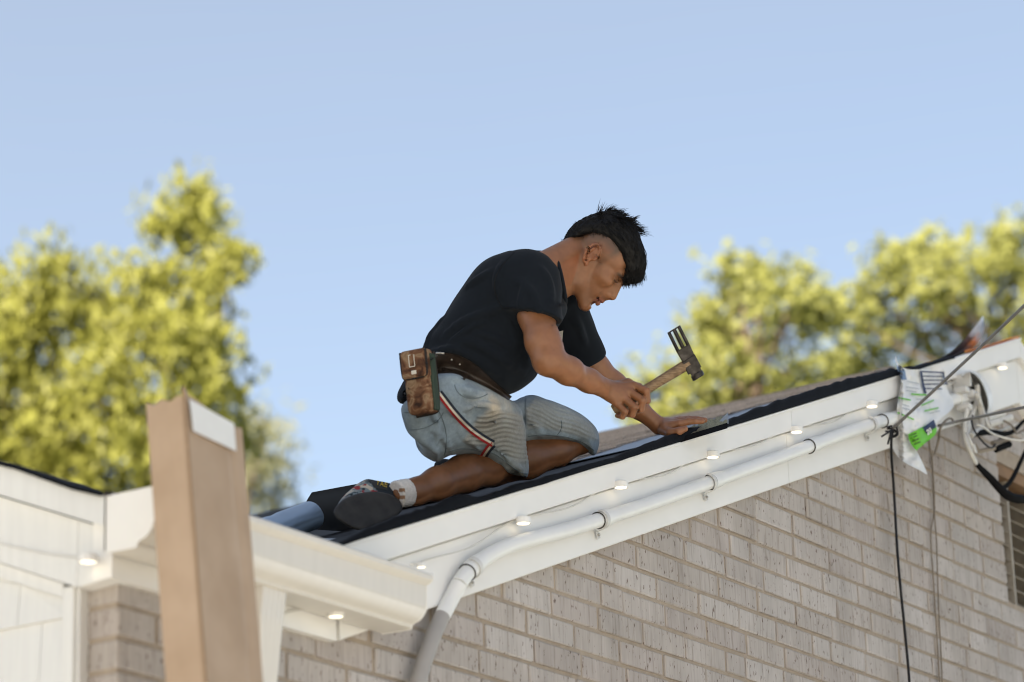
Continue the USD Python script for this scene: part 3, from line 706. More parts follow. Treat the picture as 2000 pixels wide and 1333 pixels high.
# ---- head frame
Fh = np.array([.62, -.785, 0]); Fh /= np.linalg.norm(Fh); ta = math.radians(9)
HF = math.cos(ta) * Fh + np.array([0, 0, -math.sin(ta)])
HU0 = np.array([.785, .62, 0]); HU0 /= np.linalg.norm(HU0)
HS = np.cross(HF, HU0); HS = HS if HS[2] < 0 else -HS; HS /= np.linalg.norm(HS); HU = HU0
HO = J(1155, 500, 8.725) - .074 * HS
def HH(f, u, s): return HO + f * HF + u * HU + s * HS
HA = np.stack([HF, HU, HS])
k = .014
head = [ell(HH(.000, .052, 0), HA, (.096, .086, .076)), ell(HH(.040, .052, 0), HA, (.060, .060, .066), k=.02),
        ell(HH(.045, -.020, 0), HA, (.056, .070, .058), k=.02),
        cap(HH(.000, -.020, .052), HH(.030, -.075, .044), .022, .019, .015), cap(HH(.000, -.020, -.052), HH(.030, -.075, -.044), .022, .019, .015),
        cap(HH(.030, -.072, .042), HH(.082, -.098, .012), .020, .016, .018), cap(HH(.030, -.072, -.042), HH(.082, -.098, -.012), .020, .016, .018),
        ell(HH(.088, -.097, 0), HA, (.016, .014, .019), k=.014),
        ell(HH(.072, -.052, 0), HA, (.032, .040, .034), k=.02),
        ell(HH(.064, -.006, .044), HA, (.030, .022, .020), k=.016), ell(HH(.064, -.006, -.044), HA, (.030, .022, .020), k=.016),
        cap(HH(.086, .034, .034), HH(.097, .032, .006), .011, .012, .012), cap(HH(.086, .034, -.034), HH(.097, .032, -.006), .011, .012, .012),
        cap(HH(.096, .022, 0), HH(.117, -.021, 0), .0085, .0105, .010), cap(HH(.090, .012, 0), HH(.102, -.028, 0), .013, .015, .012), ell(HH(.080, -.036, 0), HA, (.026, .030, .030), k=.014), cap(HH(.086, -.078, -.008), HH(.086, -.078, .008), .015, .015, .012), cap(HH(.110, -.026, .010), HH(.106, -.027, .012), .0080, .0075, .006), cap(HH(.110, -.026, -.010), HH(.106, -.027, -.012), .0080, .0075, .006),
        cap(HH(.108, -.033, 0), HH(.104, -.044, 0), .007, .008, .008)]
for s in (1, -1):
    head += [ell(HH(.099, .011, .032 * s), HA, (.013, .011, .017), k=.010, sub=True),
             ell(HH(.082, .010, .032 * s), HA, (.0135, .0125, .0150), k=.004),
             cap(HH(.0955, .0125, .022 * s), HH(.087, .0120, .044 * s), .0040, .0036, .003),
             cap(HH(.0935, .0010, .023 * s), HH(.0855, .0015, .043 * s), .0034, .003, .003),
             ell(HH(.113, -.034, .0055 * s), HA, (.005, .005, .0035), k=.003, sub=True)]
# lips
head += [cap(HH(.1065, -.0535, 0), HH(.094, -.0580, .021), .0068, .0035, .005), cap(HH(.1065, -.0535, 0), HH(.094, -.0580, -.021), .0068, .0035, .005),
         cap(HH(.1030, -.0665, 0), HH(.093, -.0610, .019), .0080, .0040, .006), cap(HH(.1030, -.0665, 0), HH(.093, -.0610, -.019), .0080, .0040, .006),
         cap(HH(.113, -.0598, 0), HH(.097, -.0592, .023), .0018, .0014, .002, sub=True), cap(HH(.113, -.0598, 0), HH(.097, -.0592, -.023), .0018, .0014, .002, sub=True),
         cap(HH(.098, -.079, -.012), HH(.098, -.079, .012), .006, .006, .010, sub=True)]
# ears
for s in (1, -1):
    c = HH(-.004, .004, .0735 * s); EU = .97 * HU - .22 * HF; EF = .97 * HF + .22 * HU
    rim = [c + EU * (.031 * math.cos(t)) + EF * (.0160 * math.sin(t) * (1.0 if math.cos(t) > -.2 else .72)) + HS * s * (.010 - .010 * math.sin(t)) for t in np.linspace(-2.95, 1.9, 12)]
    for a, b in zip(rim[:-1], rim[1:]): head.append(cap(a, b, .0044, .0044, .003))
    head += [ell(c - EF * .002 + HS * s * .002, np.stack([EF, EU, HS]), (.016, .027, .0065), k=.004), cap(c - EU * .027 + EF * .005 + HS * s * .004, c - EU * .033 + EF * .007 + HS * s * .004, .0062, .0048, .005),
             cap(c + EU * .016 - EF * .004 + HS * s * .010, c - EU * .006 - EF * .009 + HS * s * .012, .0036, .004, .004),
             ell(c + EF * .004 - EU * .004 + HS * s * .014, np.stack([EF, EU, HS]), (.0075, .011, .0085), k=.004, sub=True),
             cap(c + EU * .022 + EF * .006 + HS * s * .013, c + EU * .004 + EF * .010 + HS * s * .012, .0032, .003, .003, sub=True),
             cap(c + EF * .017 - EU * .004 + HS * s * .003, c + EF * .016 - EU * .010 + HS * s * .003, .005, .004, .004)]
neck = [cap(HH(-.028, -.020, 0), J(1078, 545, 8.745), .050, .058, .02), cap(HH(.014, -.075, 0), J(1080, 566, 8.745), .026, .038, .03),
        cap(HH(-.055, .0, .02), J(1055, 530, 8.70), .030, .05, .03)]
# ---- limbs
def chain(pts, k=.02):
    return [cap(J(*a[:3]), J(*b[:3]), a[3], b[3], k) for a, b in zip(pts[:-1], pts[1:])]
armR = chain([(1036, 548, 8.575, .054), (1048, 615, 8.515, .0495), (1058, 668, 8.45, .0430), (1070, 705, 8.425, .0390), (1110, 725, 8.47, .0365), (1150, 744, 8.53, .0305), (1190, 763, 8.585, .0265)])
armR += [cap(J(1066, 652, 8.455), J(1080, 676, 8.435), .028, .024, .025), cap(J(1085, 705, 8.42), J(1120, 722, 8.46), .025, .022, .02)]
armL = chain([(1100, 590, 8.93, .056), (1138, 680, 9.02, .0430), (1162, 717, 9.05, .0390), (1200, 753, 9.07, .0350), (1245, 797, 9.09, .0280), (1287, 832, 9.10, .0235)])
legR = chain([(852, 800, 8.52, .055), (985, 890, 8.76, .034), (998, 904, 8.775, .033), (955, 918, 8.72, .0430), (905, 926, 8.635, .0510), (855, 945, 8.53, .0440), (812, 961, 8.475, .0350), (790, 966, 8.45, .034)])
legL = chain([(905, 810, 8.74, .05), (1110, 840, 8.94, .036), (1136, 862, 8.965, .033), (1090, 884, 8.90, .038), (1030, 899, 8.85, .052), (960, 918, 8.78, .046), (880, 930, 8.72, .034)])
torso = chain([(880, 770, 8.64, .045), (930, 690, 8.67, .07), (1020, 580, 8.72, .085)], .05)
# hand round the hammer handle
def finger(js, k=.0035): return [cap(J(*a[:3]), J(*b[:3]), a[3], b[3], k) for a, b in zip(js[:-1], js[1:])]
handR = [cap(J(1190, 763, 8.585), J(1205, 766, 8.583), .0255, .023, .012)]
Kn = [(1238, 754, 8.588), (1232, 767, 8.576), (1221, 779, 8.570), (1206, 789, 8.572)]
for x, y, d in Kn: handR.append(cap(J(1197, 765 + (y - 765) * .45, d + .004), J(x, y, d), .017, .0118, .012))
handR += [cap(J(1208, 766, 8.60), J(1228, 774, 8.60), .022, .018, .012)]
handR += finger([(1238, 754, 8.588, .0118), (1262, 764, 8.566, .0104), (1264, 783, 8.572, .0094), (1252, 790, 8.600, .0082)])
handR += finger([(1232, 767, 8.576, .0120), (1255, 782, 8.556, .0105), (1252, 800, 8.566, .0094), (1239, 803, 8.595, .0082)])
handR += finger([(1221, 779, 8.570, .0115), (1240, 796, 8.553, .0100), (1235, 810, 8.565, .0090), (1223, 809, 8.592, .0080)])
handR += finger([(1206, 789, 8.572, .0105), (1221, 804, 8.558, .0090), (1216, 814, 8.570, .0080), (1206, 812, 8.592, .0070)])
handR += finger([(1200, 755, 8.605, .0150), (1226, 749, 8.625, .0125), (1248, 757, 8.632, .0105), (1256, 768, 8.628, .0090)], .008)
# hand flat on the shingle
handL = [cap(J(1287, 832, 9.10), J(1300, 834, 9.095), .0235, .022, .012)]
for i, (ky, kd) in enumerate([(828, 9.055), (824.5, 9.085), (822, 9.115), (822, 9.145)]):
    handL.append(cap(J(1303, 835 - i * 2, 9.09 + (kd - 9.1) * .5), J(1327 - 2 * (i == 3), ky, kd), .018, .0125, .012))
handL += finger([(1327, 828, 9.055, .0118), (1345, 823, 9.055, .0100), (1359, 823, 9.05, .0090), (1372, 823.5, 9.05, .0075)])
handL += finger([(1328, 824.5, 9.085, .0120), (1348, 820, 9.09, .0102), (1363, 820, 9.09, .0092), (1377, 821, 9.085, .0076)])
handL += finger([(1327, 822, 9.115, .0115), (1345, 819, 9.12, .0100), (1358, 819, 9.125, .0090), (1370, 820, 9.125, .0074)])
handL += finger([(1324, 822, 9.145, .0105), (1339, 820, 9.155, .0088), (1349, 820, 9.16, .0080), (1358, 821, 9.16, .0068)])
handL += finger([(1296, 840, 9.07, .0165), (1310, 846, 9.03, .0130), (1325, 843, 9.02, .0110), (1338, 838, 9.02, .0088)], .008)

skin_prims = torso + neck + head + armR + armL + legR + legL + handR + handL
skin_f = field(skin_prims)
lo, hi = bounds(skin_prims)

# ---- clothes as implicit solids
def cut(q, pt, nrm):
    pt, nrm = np.asarray(pt), np.asarray(nrm) / np.linalg.norm(nrm); f0 = q.fn
    q.fn = lambda p: smax(f0(p), (p - pt) @ nrm, .006); return q
shirt_out = [(1081, 494), (1066, 490), (1040, 487), (1010, 487), (985, 492), (960, 504), (935, 523), (912, 547), (890, 577), (868, 610), (848, 642), (828, 672), (812, 694), (797, 720), (783, 748), (774, 770), (776, 786),
             (790, 792), (812, 770), (832, 742), (855, 728), (885, 728), (915, 742), (950, 762), (985, 779), (1005, 772), (1030, 757), (1055, 736), (1062, 700), (1078, 660), (1100, 630), (1112, 606), (1108, 588), (1098, 566), (1092, 535), (1086, 508)]
shirt_zc = line_depth((850, 740), 8.60, (1060, 560), 8.745)
def shirt_H(x, y): return np.interp(((x - 850) * 210 + (y - 740) * -180) / (210 ** 2 + 180 ** 2), [-.3, 0, .4, .8, 1.1], [.135, .150, .165, .185, .15])
SA = J(1035, 560, 8.60)
sl = (J(1051, 640, 8.50) - J(1035, 555, 8.58)); sl /= np.linalg.norm(sl)
shirt_prims = [pillow(shirt_out, shirt_zc, shirt_H, .115, smooth=2, power=2.2),
               cut(cap(J(1026, 548, 8.585), J(1051, 650, 8.478), .086, .0755, .035), J(1043, 621, 8.50), np.array([-.22, -.92, -.25])),
               cap(J(985, 560, 8.62), J(1030, 560, 8.60), .08, .075, .06)]
sl2_ = J(1152, 715, 9.03) - J(1105, 590, 8.93); sl2_ /= np.linalg.norm(sl2_)
shirt_prims += [cut(cap(J(1092, 585, 8.92), J(1150, 712, 9.03), .072, .0565, .04), J(1149, 696, 9.03), sl2_)]
def rot2(p, deg): a = math.radians(deg); return p[:, 0] * math.cos(a) + p[:, 1] * math.sin(a), -p[:, 0] * math.sin(a) + p[:, 1] * math.cos(a)
def folds(p, deg, along, across, depth, seed):
    a, b = rot2(p, deg); n = meshkit.noise(np.c_[a * along, b * across * .8 + .9 * meshkit.noise(np.c_[a * 6, b * 6, p[:, 2] * 6], seed + 5), p[:, 2] * 7], seed)
    return depth * (1 - 2 * np.sqrt((2 * n - 1) ** 2 + .03))
def shirt_post(p, v):
    m = np.abs(v) < .03
    if m.any():
        q = p[m]; px = 1000 + FPX * q[:, 0] / q[:, 2]; py = 666.5 - FPX * q[:, 1] / q[:, 2]
        low = np.clip((py - 590) / 90, 0, 1); arm = np.exp(-(((px - 1000) / 70) ** 2 + ((py - 610) / 60) ** 2))
        v[m] += folds(q, 28, 4.0, 17.0, .0050, 3) * (.4 + 1.0 * low) + folds(q, 62, 5, 24, .0030, 9) + folds(q, -25, 5, 20, .0030, 14) * low
    return v
_sb = field(shirt_prims)
for ln, rr in (([(862, 660), (891, 635), (930, 618), (957, 609), (980, 598)], .012), ([(876, 668), (906, 646), (952, 626)], .009), ([(842, 682), (886, 684), (926, 703), (970, 732)], .013), ([(903, 664), (947, 680), (988, 706), (1026, 728)], .013),
               ([(1012, 632), (1020, 676), (1033, 712)], .012), ([(1006, 546), (1039, 573), (1052, 606)], .010), ([(1056, 520), (1074, 553), (1076, 596)], .010), ([(884, 576), (926, 549), (960, 527)], .010), ([(822, 690), (845, 648), (868, 616)], .011),
               ([(1118, 615), (1136, 648), (1147, 676)], .010), ([(930, 652), (975, 664), (1012, 690)], .009), ([(985, 620), (1002, 650), (1008, 690)], .010), ([(1030, 540), (1020, 575), (1016, 600)], .009), ([(980, 512), (970, 545), (976, 580)], .009)):
    c_ = curve(np.array(ln, float), 9); h_ = march(_sb, c_[:, 0], c_[:, 1]); h_ = h_[~np.isnan(h_[:, 0])]; n_ = grad(_sb, h_); w_ = np.sin(np.linspace(.12, math.pi - .12, len(h_)))
    h_ = h_ - n_ * (rr * .42)
    for i in range(len(h_) - 1): shirt_prims.append(cap(h_[i] - n_[i] * rr * (1 - w_[i]) * .8, h_[i + 1] - n_[i + 1] * rr * (1 - w_[i + 1]) * .8, rr, rr, .012))
shirt_f = field(shirt_prims, shirt_post)

short_R = [(834, 738), (862, 726), (892, 728), (932, 744), (975, 768), (1003, 784), (1021, 806), (1026, 850), (1032, 885), (1038, 912), (1034, 934), (1022, 941), (1002, 931), (972, 908), (945, 896), (905, 889), (877, 895), (853, 908), (835, 893), (812, 869), (794, 839), (786, 808), (785, 788), (800, 772), (818, 762)]
short_L = [(960, 775), (1000, 778), (1020, 772), (1046, 770), (1086, 782), (1130, 803), (1160, 824), (1173, 848), (1173, 873), (1162, 896), (1148, 886), (1128, 873), (1100, 866), (1060, 863), (1028, 864), (990, 885), (930, 880), (880, 850), (860, 800), (890, 770)]
zR = line_depth((850, 790), 8.535, (1005, 900), 8.755); zL = line_depth((880, 790), 8.72, (1140, 850), 8.965)
def HR(x, y): return np.interp(((x - 850) * 155 + (y - 790) * 110) / (155 ** 2 + 110 ** 2), [-.4, 0, .5, 1.1], [.135, .13, .105, .085])
sR, sL = pillow(short_R, zR, HR, .060, power=2.7), pillow(short_L, zL, .088, .055, power=2.5)
short_prims = [sR, sL, pillow([(786, 790), (800, 770), (850, 728), (930, 742), (1000, 780), (1000, 830), (930, 850), (850, 860), (800, 840)], lambda x, y: 8.64 + 0 * x, .17, .10, k=.03)]
ribR = np.array([(905, 862), (935, 815), (962, 800), (1012, 806), (1022, 815), (1027, 855), (1036, 900), (1016, 905), (985, 885), (955, 868), (925, 872)], float)
ribL = np.array([(1026, 800), (1046, 776), (1086, 788), (1125, 806), (1160, 832), (1170, 862), (1130, 852), (1092, 842), (1060, 836), (1030, 838)], float)
def pix(q): return 1000 + FPX * q[:, 0] / q[:, 2], 666.5 - FPX * q[:, 1] / q[:, 2]
_ribs = {}
def rib_mask(px, py, poly):
    if id(poly) not in _ribs: _ribs[id(poly)] = Raster(poly)
    r = _ribs[id(poly)]; return np.clip(.5 - r(px, py) / 8, 0, 1)
def short_post(p, v):
    m = np.abs(v) < .03
    if m.any():
        q = p[m]; px, py = pix(q); near = 1.0
        d = folds(q, -38, 5, 20, .0070, 21) + folds(q, 70, 6, 26, .0048, 27) + folds(q, 20, 5, 22, .0048, 33)
        kink = 8 * np.sin((px - 900) / 38) + 5 * np.sin(px / 11.0)
        mr, ml = rib_mask(px, py, ribR) * np.clip((zR(px, py) - q[:, 2]) / .03, 0, 1), rib_mask(px, py, ribL) * np.clip((zL(px, py) - q[:, 2]) / .03, 0, 1) * np.clip((px - 1024) / 8, 0, 1)
        d = d * (1 - .6 * np.maximum(mr, ml)) * (1 - .45 * (px > 1026)) - .0021 * mr * np.sin((py + .10 * px + kink * .6) / 9.0 * 2 * np.pi) - .0017 * ml * np.clip((zL(px, py) - q[:, 2]) / .08, 0, 1) ** 2 * np.sin((py - .42 * px + kink * .4) / 8.5 * 2 * np.pi)
        # hem: a folded band
        v[m] += d
    return v
_qb = field(short_prims)
for ln, rr in (([(800, 836), (828, 864), (853, 892)], .010), ([(817, 816), (862, 852), (884, 886)], .011), ([(862, 786), (904, 819), (936, 858)], .009), ([(884, 756), (926, 768), (968, 768)], .010), ([(836, 790), (852, 826), (858, 866)], .009),
               ([(905, 800), (940, 792), (985, 800)], .009), ([(900, 846), (922, 866), (938, 886)], .009), ([(1040, 848), (1085, 850), (1125, 860)], .009), ([(1030, 812), (1050, 836), (1062, 858)], .009), ([(1000, 900), (1015, 915), (1026, 930)], .008), ([(960, 878), (985, 893), (1012, 915)], .008)):
    c_ = curve(np.array(ln, float), 9); h_ = march(_qb, c_[:, 0], c_[:, 1]); h_ = h_[~np.isnan(h_[:, 0])]
    if len(h_) < 3: continue
    n_ = grad(_qb, h_); w_ = np.sin(np.linspace(.12, math.pi - .12, len(h_))); h_ = h_ - n_ * (rr * .40)
    for i in range(len(h_) - 1): short_prims.append(cap(h_[i] - n_[i] * rr * (1 - w_[i]) * .8, h_[i + 1] - n_[i + 1] * rr * (1 - w_[i + 1]) * .8, rr, rr, .011))
short_f = field(short_prims, short_post)

# body: do not polygonise what the clothes hide
body_f = field(skin_prims)
def body_vis(p):
    v = body_f(p)
    return v
body = polygonize(body_vis, lo, hi, .0040)
headlo, headhi = bounds(head)
vis_c = body
# finer head and hands replace the coarse ones
def inbox(p, a, b): return np.all((p > a) & (p < b), axis=1)
def fine_piece(f, a, b, h):
    m = polygonize(f, a, b, h); return m
regions = [(headlo - .004, headhi + .004, .0021), (np.minimum(J(1193, 740, 8.5), J(1290, 825, 8.66)) , np.maximum(J(1193, 740, 8.5), J(1290, 825, 8.66)), .0019),
           (np.minimum(J(1290, 800, 9.0), J(1385, 862, 9.2)), np.maximum(J(1290, 800, 9.0), J(1385, 862, 9.2)), .0019)]
pieces = []
keep = np.ones(len(body.faces), bool); fc = body.triangles_center
for a, b, h in regions:
    keep &= ~inbox(fc, a + .004, b - .004)
    m = fine_piece(skin_f, a, b, h); m.update_faces(inbox(m.triangles_center, a, b)); pieces.append(m)
body.update_faces(keep); body.remove_unreferenced_vertices()
body = relax(trimesh.util.concatenate([body]), 4)
for m in pieces: m.remove_unreferenced_vertices()
pieces = [relax(m, 2) for m in pieces]
body = trimesh.util.concatenate([body] + pieces)

# ---- skin tones
def skin_color(v):
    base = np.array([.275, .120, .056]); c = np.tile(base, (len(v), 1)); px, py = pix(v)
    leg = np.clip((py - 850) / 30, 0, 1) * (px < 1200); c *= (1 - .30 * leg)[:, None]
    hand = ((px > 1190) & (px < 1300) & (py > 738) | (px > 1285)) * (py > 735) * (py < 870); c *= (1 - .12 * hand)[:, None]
    q = (v - HO) @ HA.T; f, u, s = q.T; hd = (np.linalg.norm(q - [.03, 0, 0], axis=1) < .16)
    lip = hd * np.exp(-(((u + .0600) / .0105) ** 2)) * np.clip((f - .088) / .006, 0, 1) * (np.abs(s) < .025)
    c = c * (1 - lip[:, None]) + np.array([.24, .085, .062]) * lip[:, None]
    brow = hd * np.exp(-(((u - (.0310 - .10 * np.abs(np.abs(s) - .028))) / .0062) ** 2)) * np.clip((np.abs(s) - .008) / .005, 0, 1) * np.clip((.052 - np.abs(s)) / .006, 0, 1) * (f > .06)
    c = c * (1 - .92 * brow[:, None]) + np.array([.012, .009, .008]) * .92 * brow[:, None]
    lash = hd * np.exp(-(((u - .0090) / .0022) ** 2)) * (np.abs(np.abs(s) - .033) < .014) * (f > .08)
    c = c * (1 - .9 * lash[:, None]) + np.array([.01, .008, .007]) * .9 * lash[:, None]
    lid = hd * np.exp(-((u - .013) ** 2 / .010 ** 2 + (np.abs(s) - .033) ** 2 / .018 ** 2)) * (f > .07); c *= (1 - .28 * lid)[:, None]
    # shaved sides: stubble fading downwards from the hairline
    d = Raster(hair_poly_px)(px, py)
    fade = hd * np.clip(1 - d / 36.0, 0, 1) ** 1.3 * np.clip((.055 - f) / .02, 0, 1) * np.clip((u + .02) / .03, 0, 1) * (np.abs(s) > .02)
    side = hd * np.exp(-((f - .030) ** 2 / .011 ** 2)) * np.clip((u + .012) / .02, 0, 1) * np.clip((.05 - u) / .03, 0, 1) * (np.abs(s) > .045) * .42
    w = np.maximum(.78 * fade, side)[:, None]; c = c * (1 - w) + np.array([.040, .033, .030]) * w
    ear = hd * (np.abs(s) > .074) * (np.abs(f) < .028); c *= (1 + .10 * ear[:, None] * np.array([1.2, -.2, -.2]))
    beard = hd * np.exp(-(((u + .085) / .03) ** 2)) * (f < .1); c *= (1 - .10 * beard)[:, None]
    must = hd * np.exp(-(((u + .043) / .006) ** 2)) * (f > .09); c *= (1 - .25 * must)[:, None]
    return np.clip(c * (1 + .10 * vnoise(v, 28, 5)[:, None]), 0, 1)
hair_out = [(1101, 480), (1103, 463), (1113, 446), (1132, 431), (1158, 419), (1185, 412), (1206, 414), (1224, 428), (1241, 450), (1253, 480), (1260, 508), (1257, 532), (1246, 542), (1231, 549), (1221, 550), (1219, 542), (1222, 530), (1218, 512), (1203, 491), (1186, 471), (1168, 461), (1148, 457), (1120, 467)]
hair_poly_px = chaikin(hair_out, 2)

PX0 = to_world(J(900, 930, 8.65))
person = thing('person', 'young roofer in dark T-shirt and faded denim shorts kneeling on the slope, hammering', 'person', PX0)
def view_part(parent, name, m, mt, smooth=True, **kw):
    mm = trimesh.Trimesh(to_world(m.vertices), m.faces, process=False)
    return part(parent, name, mm, mt, smooth, **kw)
B_ = np.linalg.det(B3)
def flip_ok(m):
    return m if B_ > 0 else trimesh.Trimesh(m.vertices, m.faces[:, ::-1], process=False)
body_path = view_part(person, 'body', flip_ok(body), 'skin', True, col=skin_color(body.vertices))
for s in (1, -1):
    e = trimesh.creation.icosphere(2, .0122); e.vertices = e.vertices + HH(.0795, .0085, .032 * s)
    ep = view_part(body_path, 'eye', flip_ok(e), 'iris_dark', True)

lo, hi = bounds(shirt_prims); shirt = relax(polygonize(shirt_f, lo, hi, .0042, pad=.010), 3)
c = np.tile([.0065, .0095, .0145], (len(shirt.vertices), 1))
shirt_path = view_part(person, 'shirt', flip_ok(shirt), 'shirt_cloth', True, col=c)
lo, hi = bounds(short_prims); shorts = relax(polygonize(short_f, lo, hi, .0031, pad=.012), 1)
v = shorts.vertices; px, py = pix(v); near = v[:, 2] < np.where(px < 1025, zR(px, py), zL(px, py) + .03)
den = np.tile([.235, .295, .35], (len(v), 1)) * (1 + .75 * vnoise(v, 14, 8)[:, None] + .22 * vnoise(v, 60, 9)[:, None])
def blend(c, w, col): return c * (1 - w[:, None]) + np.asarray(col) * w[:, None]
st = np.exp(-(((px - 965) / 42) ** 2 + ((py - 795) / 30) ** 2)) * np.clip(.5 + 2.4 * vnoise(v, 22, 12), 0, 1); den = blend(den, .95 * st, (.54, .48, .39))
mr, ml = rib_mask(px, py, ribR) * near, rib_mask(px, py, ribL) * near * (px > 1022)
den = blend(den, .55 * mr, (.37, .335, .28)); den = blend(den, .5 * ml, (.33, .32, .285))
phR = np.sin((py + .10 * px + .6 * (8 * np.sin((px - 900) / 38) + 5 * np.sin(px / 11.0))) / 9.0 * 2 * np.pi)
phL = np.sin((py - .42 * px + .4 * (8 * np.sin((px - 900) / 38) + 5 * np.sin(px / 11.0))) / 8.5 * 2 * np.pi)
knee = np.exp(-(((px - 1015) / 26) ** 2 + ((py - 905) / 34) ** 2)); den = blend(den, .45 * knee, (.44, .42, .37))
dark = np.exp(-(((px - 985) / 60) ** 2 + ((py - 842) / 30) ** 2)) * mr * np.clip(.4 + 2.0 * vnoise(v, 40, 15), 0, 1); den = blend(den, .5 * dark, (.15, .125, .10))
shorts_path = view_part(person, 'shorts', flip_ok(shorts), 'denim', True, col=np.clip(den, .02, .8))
# ------------------------------------------------------------------ hair
def hair_zc(x, y):
    d = HO[2]; X = (np.asarray(x, float) - 1000) / FPX * d - HO[0]; Y = -(np.asarray(y, float) - 666.5) / FPX * d - HO[1]
    return d + HF[2] * (X * HF[0] + Y * HF[1])
_hp = pillow(hair_out, hair_zc, .088, .026, smooth=2, power=2.6); _he = ell(HH(.004, .042, 0), HA, (.126, .126, .0885)); _h0 = _hp.fn
_hp.fn = lambda p: smax(_h0(p), _he.fn(p), .012)
fringe_o = [(1196, 414), (1224, 428), (1241, 450), (1253, 480), (1260, 508), (1257, 532), (1246, 542), (1231, 549), (1221, 550), (1219, 542), (1222, 530), (1218, 512), (1203, 491), (1190, 470), (1185, 440)]
hair_prims = [_hp, pillow(fringe_o, hair_zc, .066, .034, k=.012, smooth=2, power=2.3)]
def hair_post(p, v):
    q = (p - HO) @ HA.T; g = meshkit.noise(np.c_[q[:, 0] * 12, q[:, 1] * 30, q[:, 2] * 110], 4) - .5
    return v + .0045 * g + .002 * (meshkit.noise(np.c_[q[:, 0] * 30, q[:, 1] * 60, q[:, 2] * 300], 6) - .5)
hair_f = field(hair_prims, hair_post)
lo, hi = bounds(hair_prims); hair = relax(polygonize(hair_f, lo, hi, .0022), 1)
hair_path = view_part(person, 'hair', flip_ok(hair), 'hair_black', True)
r = np.random.default_rng(5)
hv, hn = hair.vertices, hair.vertex_normals
if (hn * (hv - hv.mean(0))).sum() < 0: hn = -hn
N = 5200; ix = r.integers(0, len(hv), N); P0, N0 = hv[ix], hn[ix]
q = (P0 - HO) @ HA.T
front = np.clip((q[:, 0] - .045) / .05, 0, 1)[:, None]
flow = (1 - front) * (HF * .9 - HU * .12) + front * (np.array([.10, -1.0, 0]) + .15 * HF)
back = np.clip((-.045 - q[:, 0]) / .03, 0, 1)[:, None]
flow = flow * (1 - back) + back * (-HU * .9 - HF * .25)
flow = flow + HS * np.sign(q[:, 2])[:, None] * .25 * np.clip(1 - front, 0, 1) * r.uniform(0, 1, (N, 1)) + r.normal(0, .16, (N, 3))
T = flow - N0 * (flow * N0).sum(1, keepdims=True); T /= np.linalg.norm(T, axis=1, keepdims=True)
L = r.uniform(.018, .042, N)[:, None] * (1 - .55 * back) * (1 - .55 * front * (q[:, 1] < .07)[:, None])
crown = (np.exp(-(((q[:, 0] + .050) / .035) ** 2)) * (q[:, 1] > .075) * (r.random(N) < .5))[:, None]
pts = []
for t in (0, .25, .5, .75, 1.0):
    lift = (.0025 * math.sin(math.pi * min(t, 1)) + .001) * (1 + r.normal(0, .3, (N, 1)))
    gp_ = P0 - N0 * .003 + T * L * t + N0 * (lift - .16 * (L * t) ** 2 / .05)
    up_ = P0 - N0 * .003 + (N0 * .75 + T * .5 + HF * .5 * t) * (.85 * L * t + .002)
    pts.append(gp_ * (1 - crown) + up_ * crown)
pts = np.stack(pts, 1)
# loose tufts at the crown and the tips of the fringe
qa = (hv - HO) @ HA.T; extra = []
top_ix = np.nonzero((qa[:, 0] > -.085) & (qa[:, 0] < .0) & (qa[:, 1] > .085) & (np.abs(qa[:, 2]) < .06))[0]
for c in range(22):
    i0 = top_ix[r.integers(len(top_ix))]; cd = hn[i0] * .8 + HF * r.uniform(-.1, .9) + HU * .25 + HS * r.normal(0, .3); cd /= np.linalg.norm(cd); Lc = r.uniform(.022, .046); bend = HF * r.uniform(.1, .6) - HU * r.uniform(0, .35)
    for _ in range(26):
        p0 = hv[i0] + r.normal(0, .0045, 3) - hn[i0] * .004; d0 = cd + r.normal(0, .13, 3); l0 = Lc * r.uniform(.6, 1.1)
        extra.append([p0 + d0 * l0 * t + bend * l0 * .6 * t * t for t in (0, .25, .5, .75, 1.0)])
fr_ix = np.nonzero((qa[:, 0] > .085) & (qa[:, 1] < .085))[0]
for c in range(60):
    i0 = fr_ix[r.integers(len(fr_ix))]; cd = np.array([.15, -1.0, 0]) + r.normal(0, .18, 3); Lc = r.uniform(.007, .019)
    for _ in range(14):
        p0 = hv[i0] + r.normal(0, .004, 3); d0 = cd + r.normal(0, .09, 3); l0 = Lc * r.uniform(.6, 1.1)
        extra.append([p0 + d0 * l0 * t for t in (0, .25, .5, .75, 1.0)])
lw_ix = np.nonzero((qa[:, 1] < .075) & (qa[:, 0] < .06))[0]
for c in range(500):
    i0 = lw_ix[r.integers(len(lw_ix))]; d0 = -HU * .9 - hn[i0] * .25 + HF * r.normal(.1, .3) + r.normal(0, .12, 3); l0 = r.uniform(.006, .014)
    extra.append([hv[i0] + d0 * l0 * t for t in (0, .25, .5, .75, 1.0)])
pts = np.concatenate([pts, np.array(extra)]); N = len(pts); pts = pts.reshape(-1, 3)
hc = UsdGeom.BasisCurves.Define(stage, hair_path + '/strands')
hc.CreateTypeAttr('linear'); hc.CreateCurveVertexCountsAttr(Vt.IntArray.FromNumpy(np.full(N, 5, np.int32)))
hc.CreatePointsAttr(Vt.Vec3fArray.FromNumpy((to_world(pts) - PX0).astype(np.float32)))
hc.CreateWidthsAttr(Vt.FloatArray.FromNumpy(np.tile([.0013, .0013, .0011, .0008, .0003], N).astype(np.float32))); hc.SetWidthsInterpolation('vertex')
UsdShade.MaterialBindingAPI.Apply(hc.GetPrim()).Bind(UsdShade.Material.Get(stage, '/World/Looks/hair_black'))
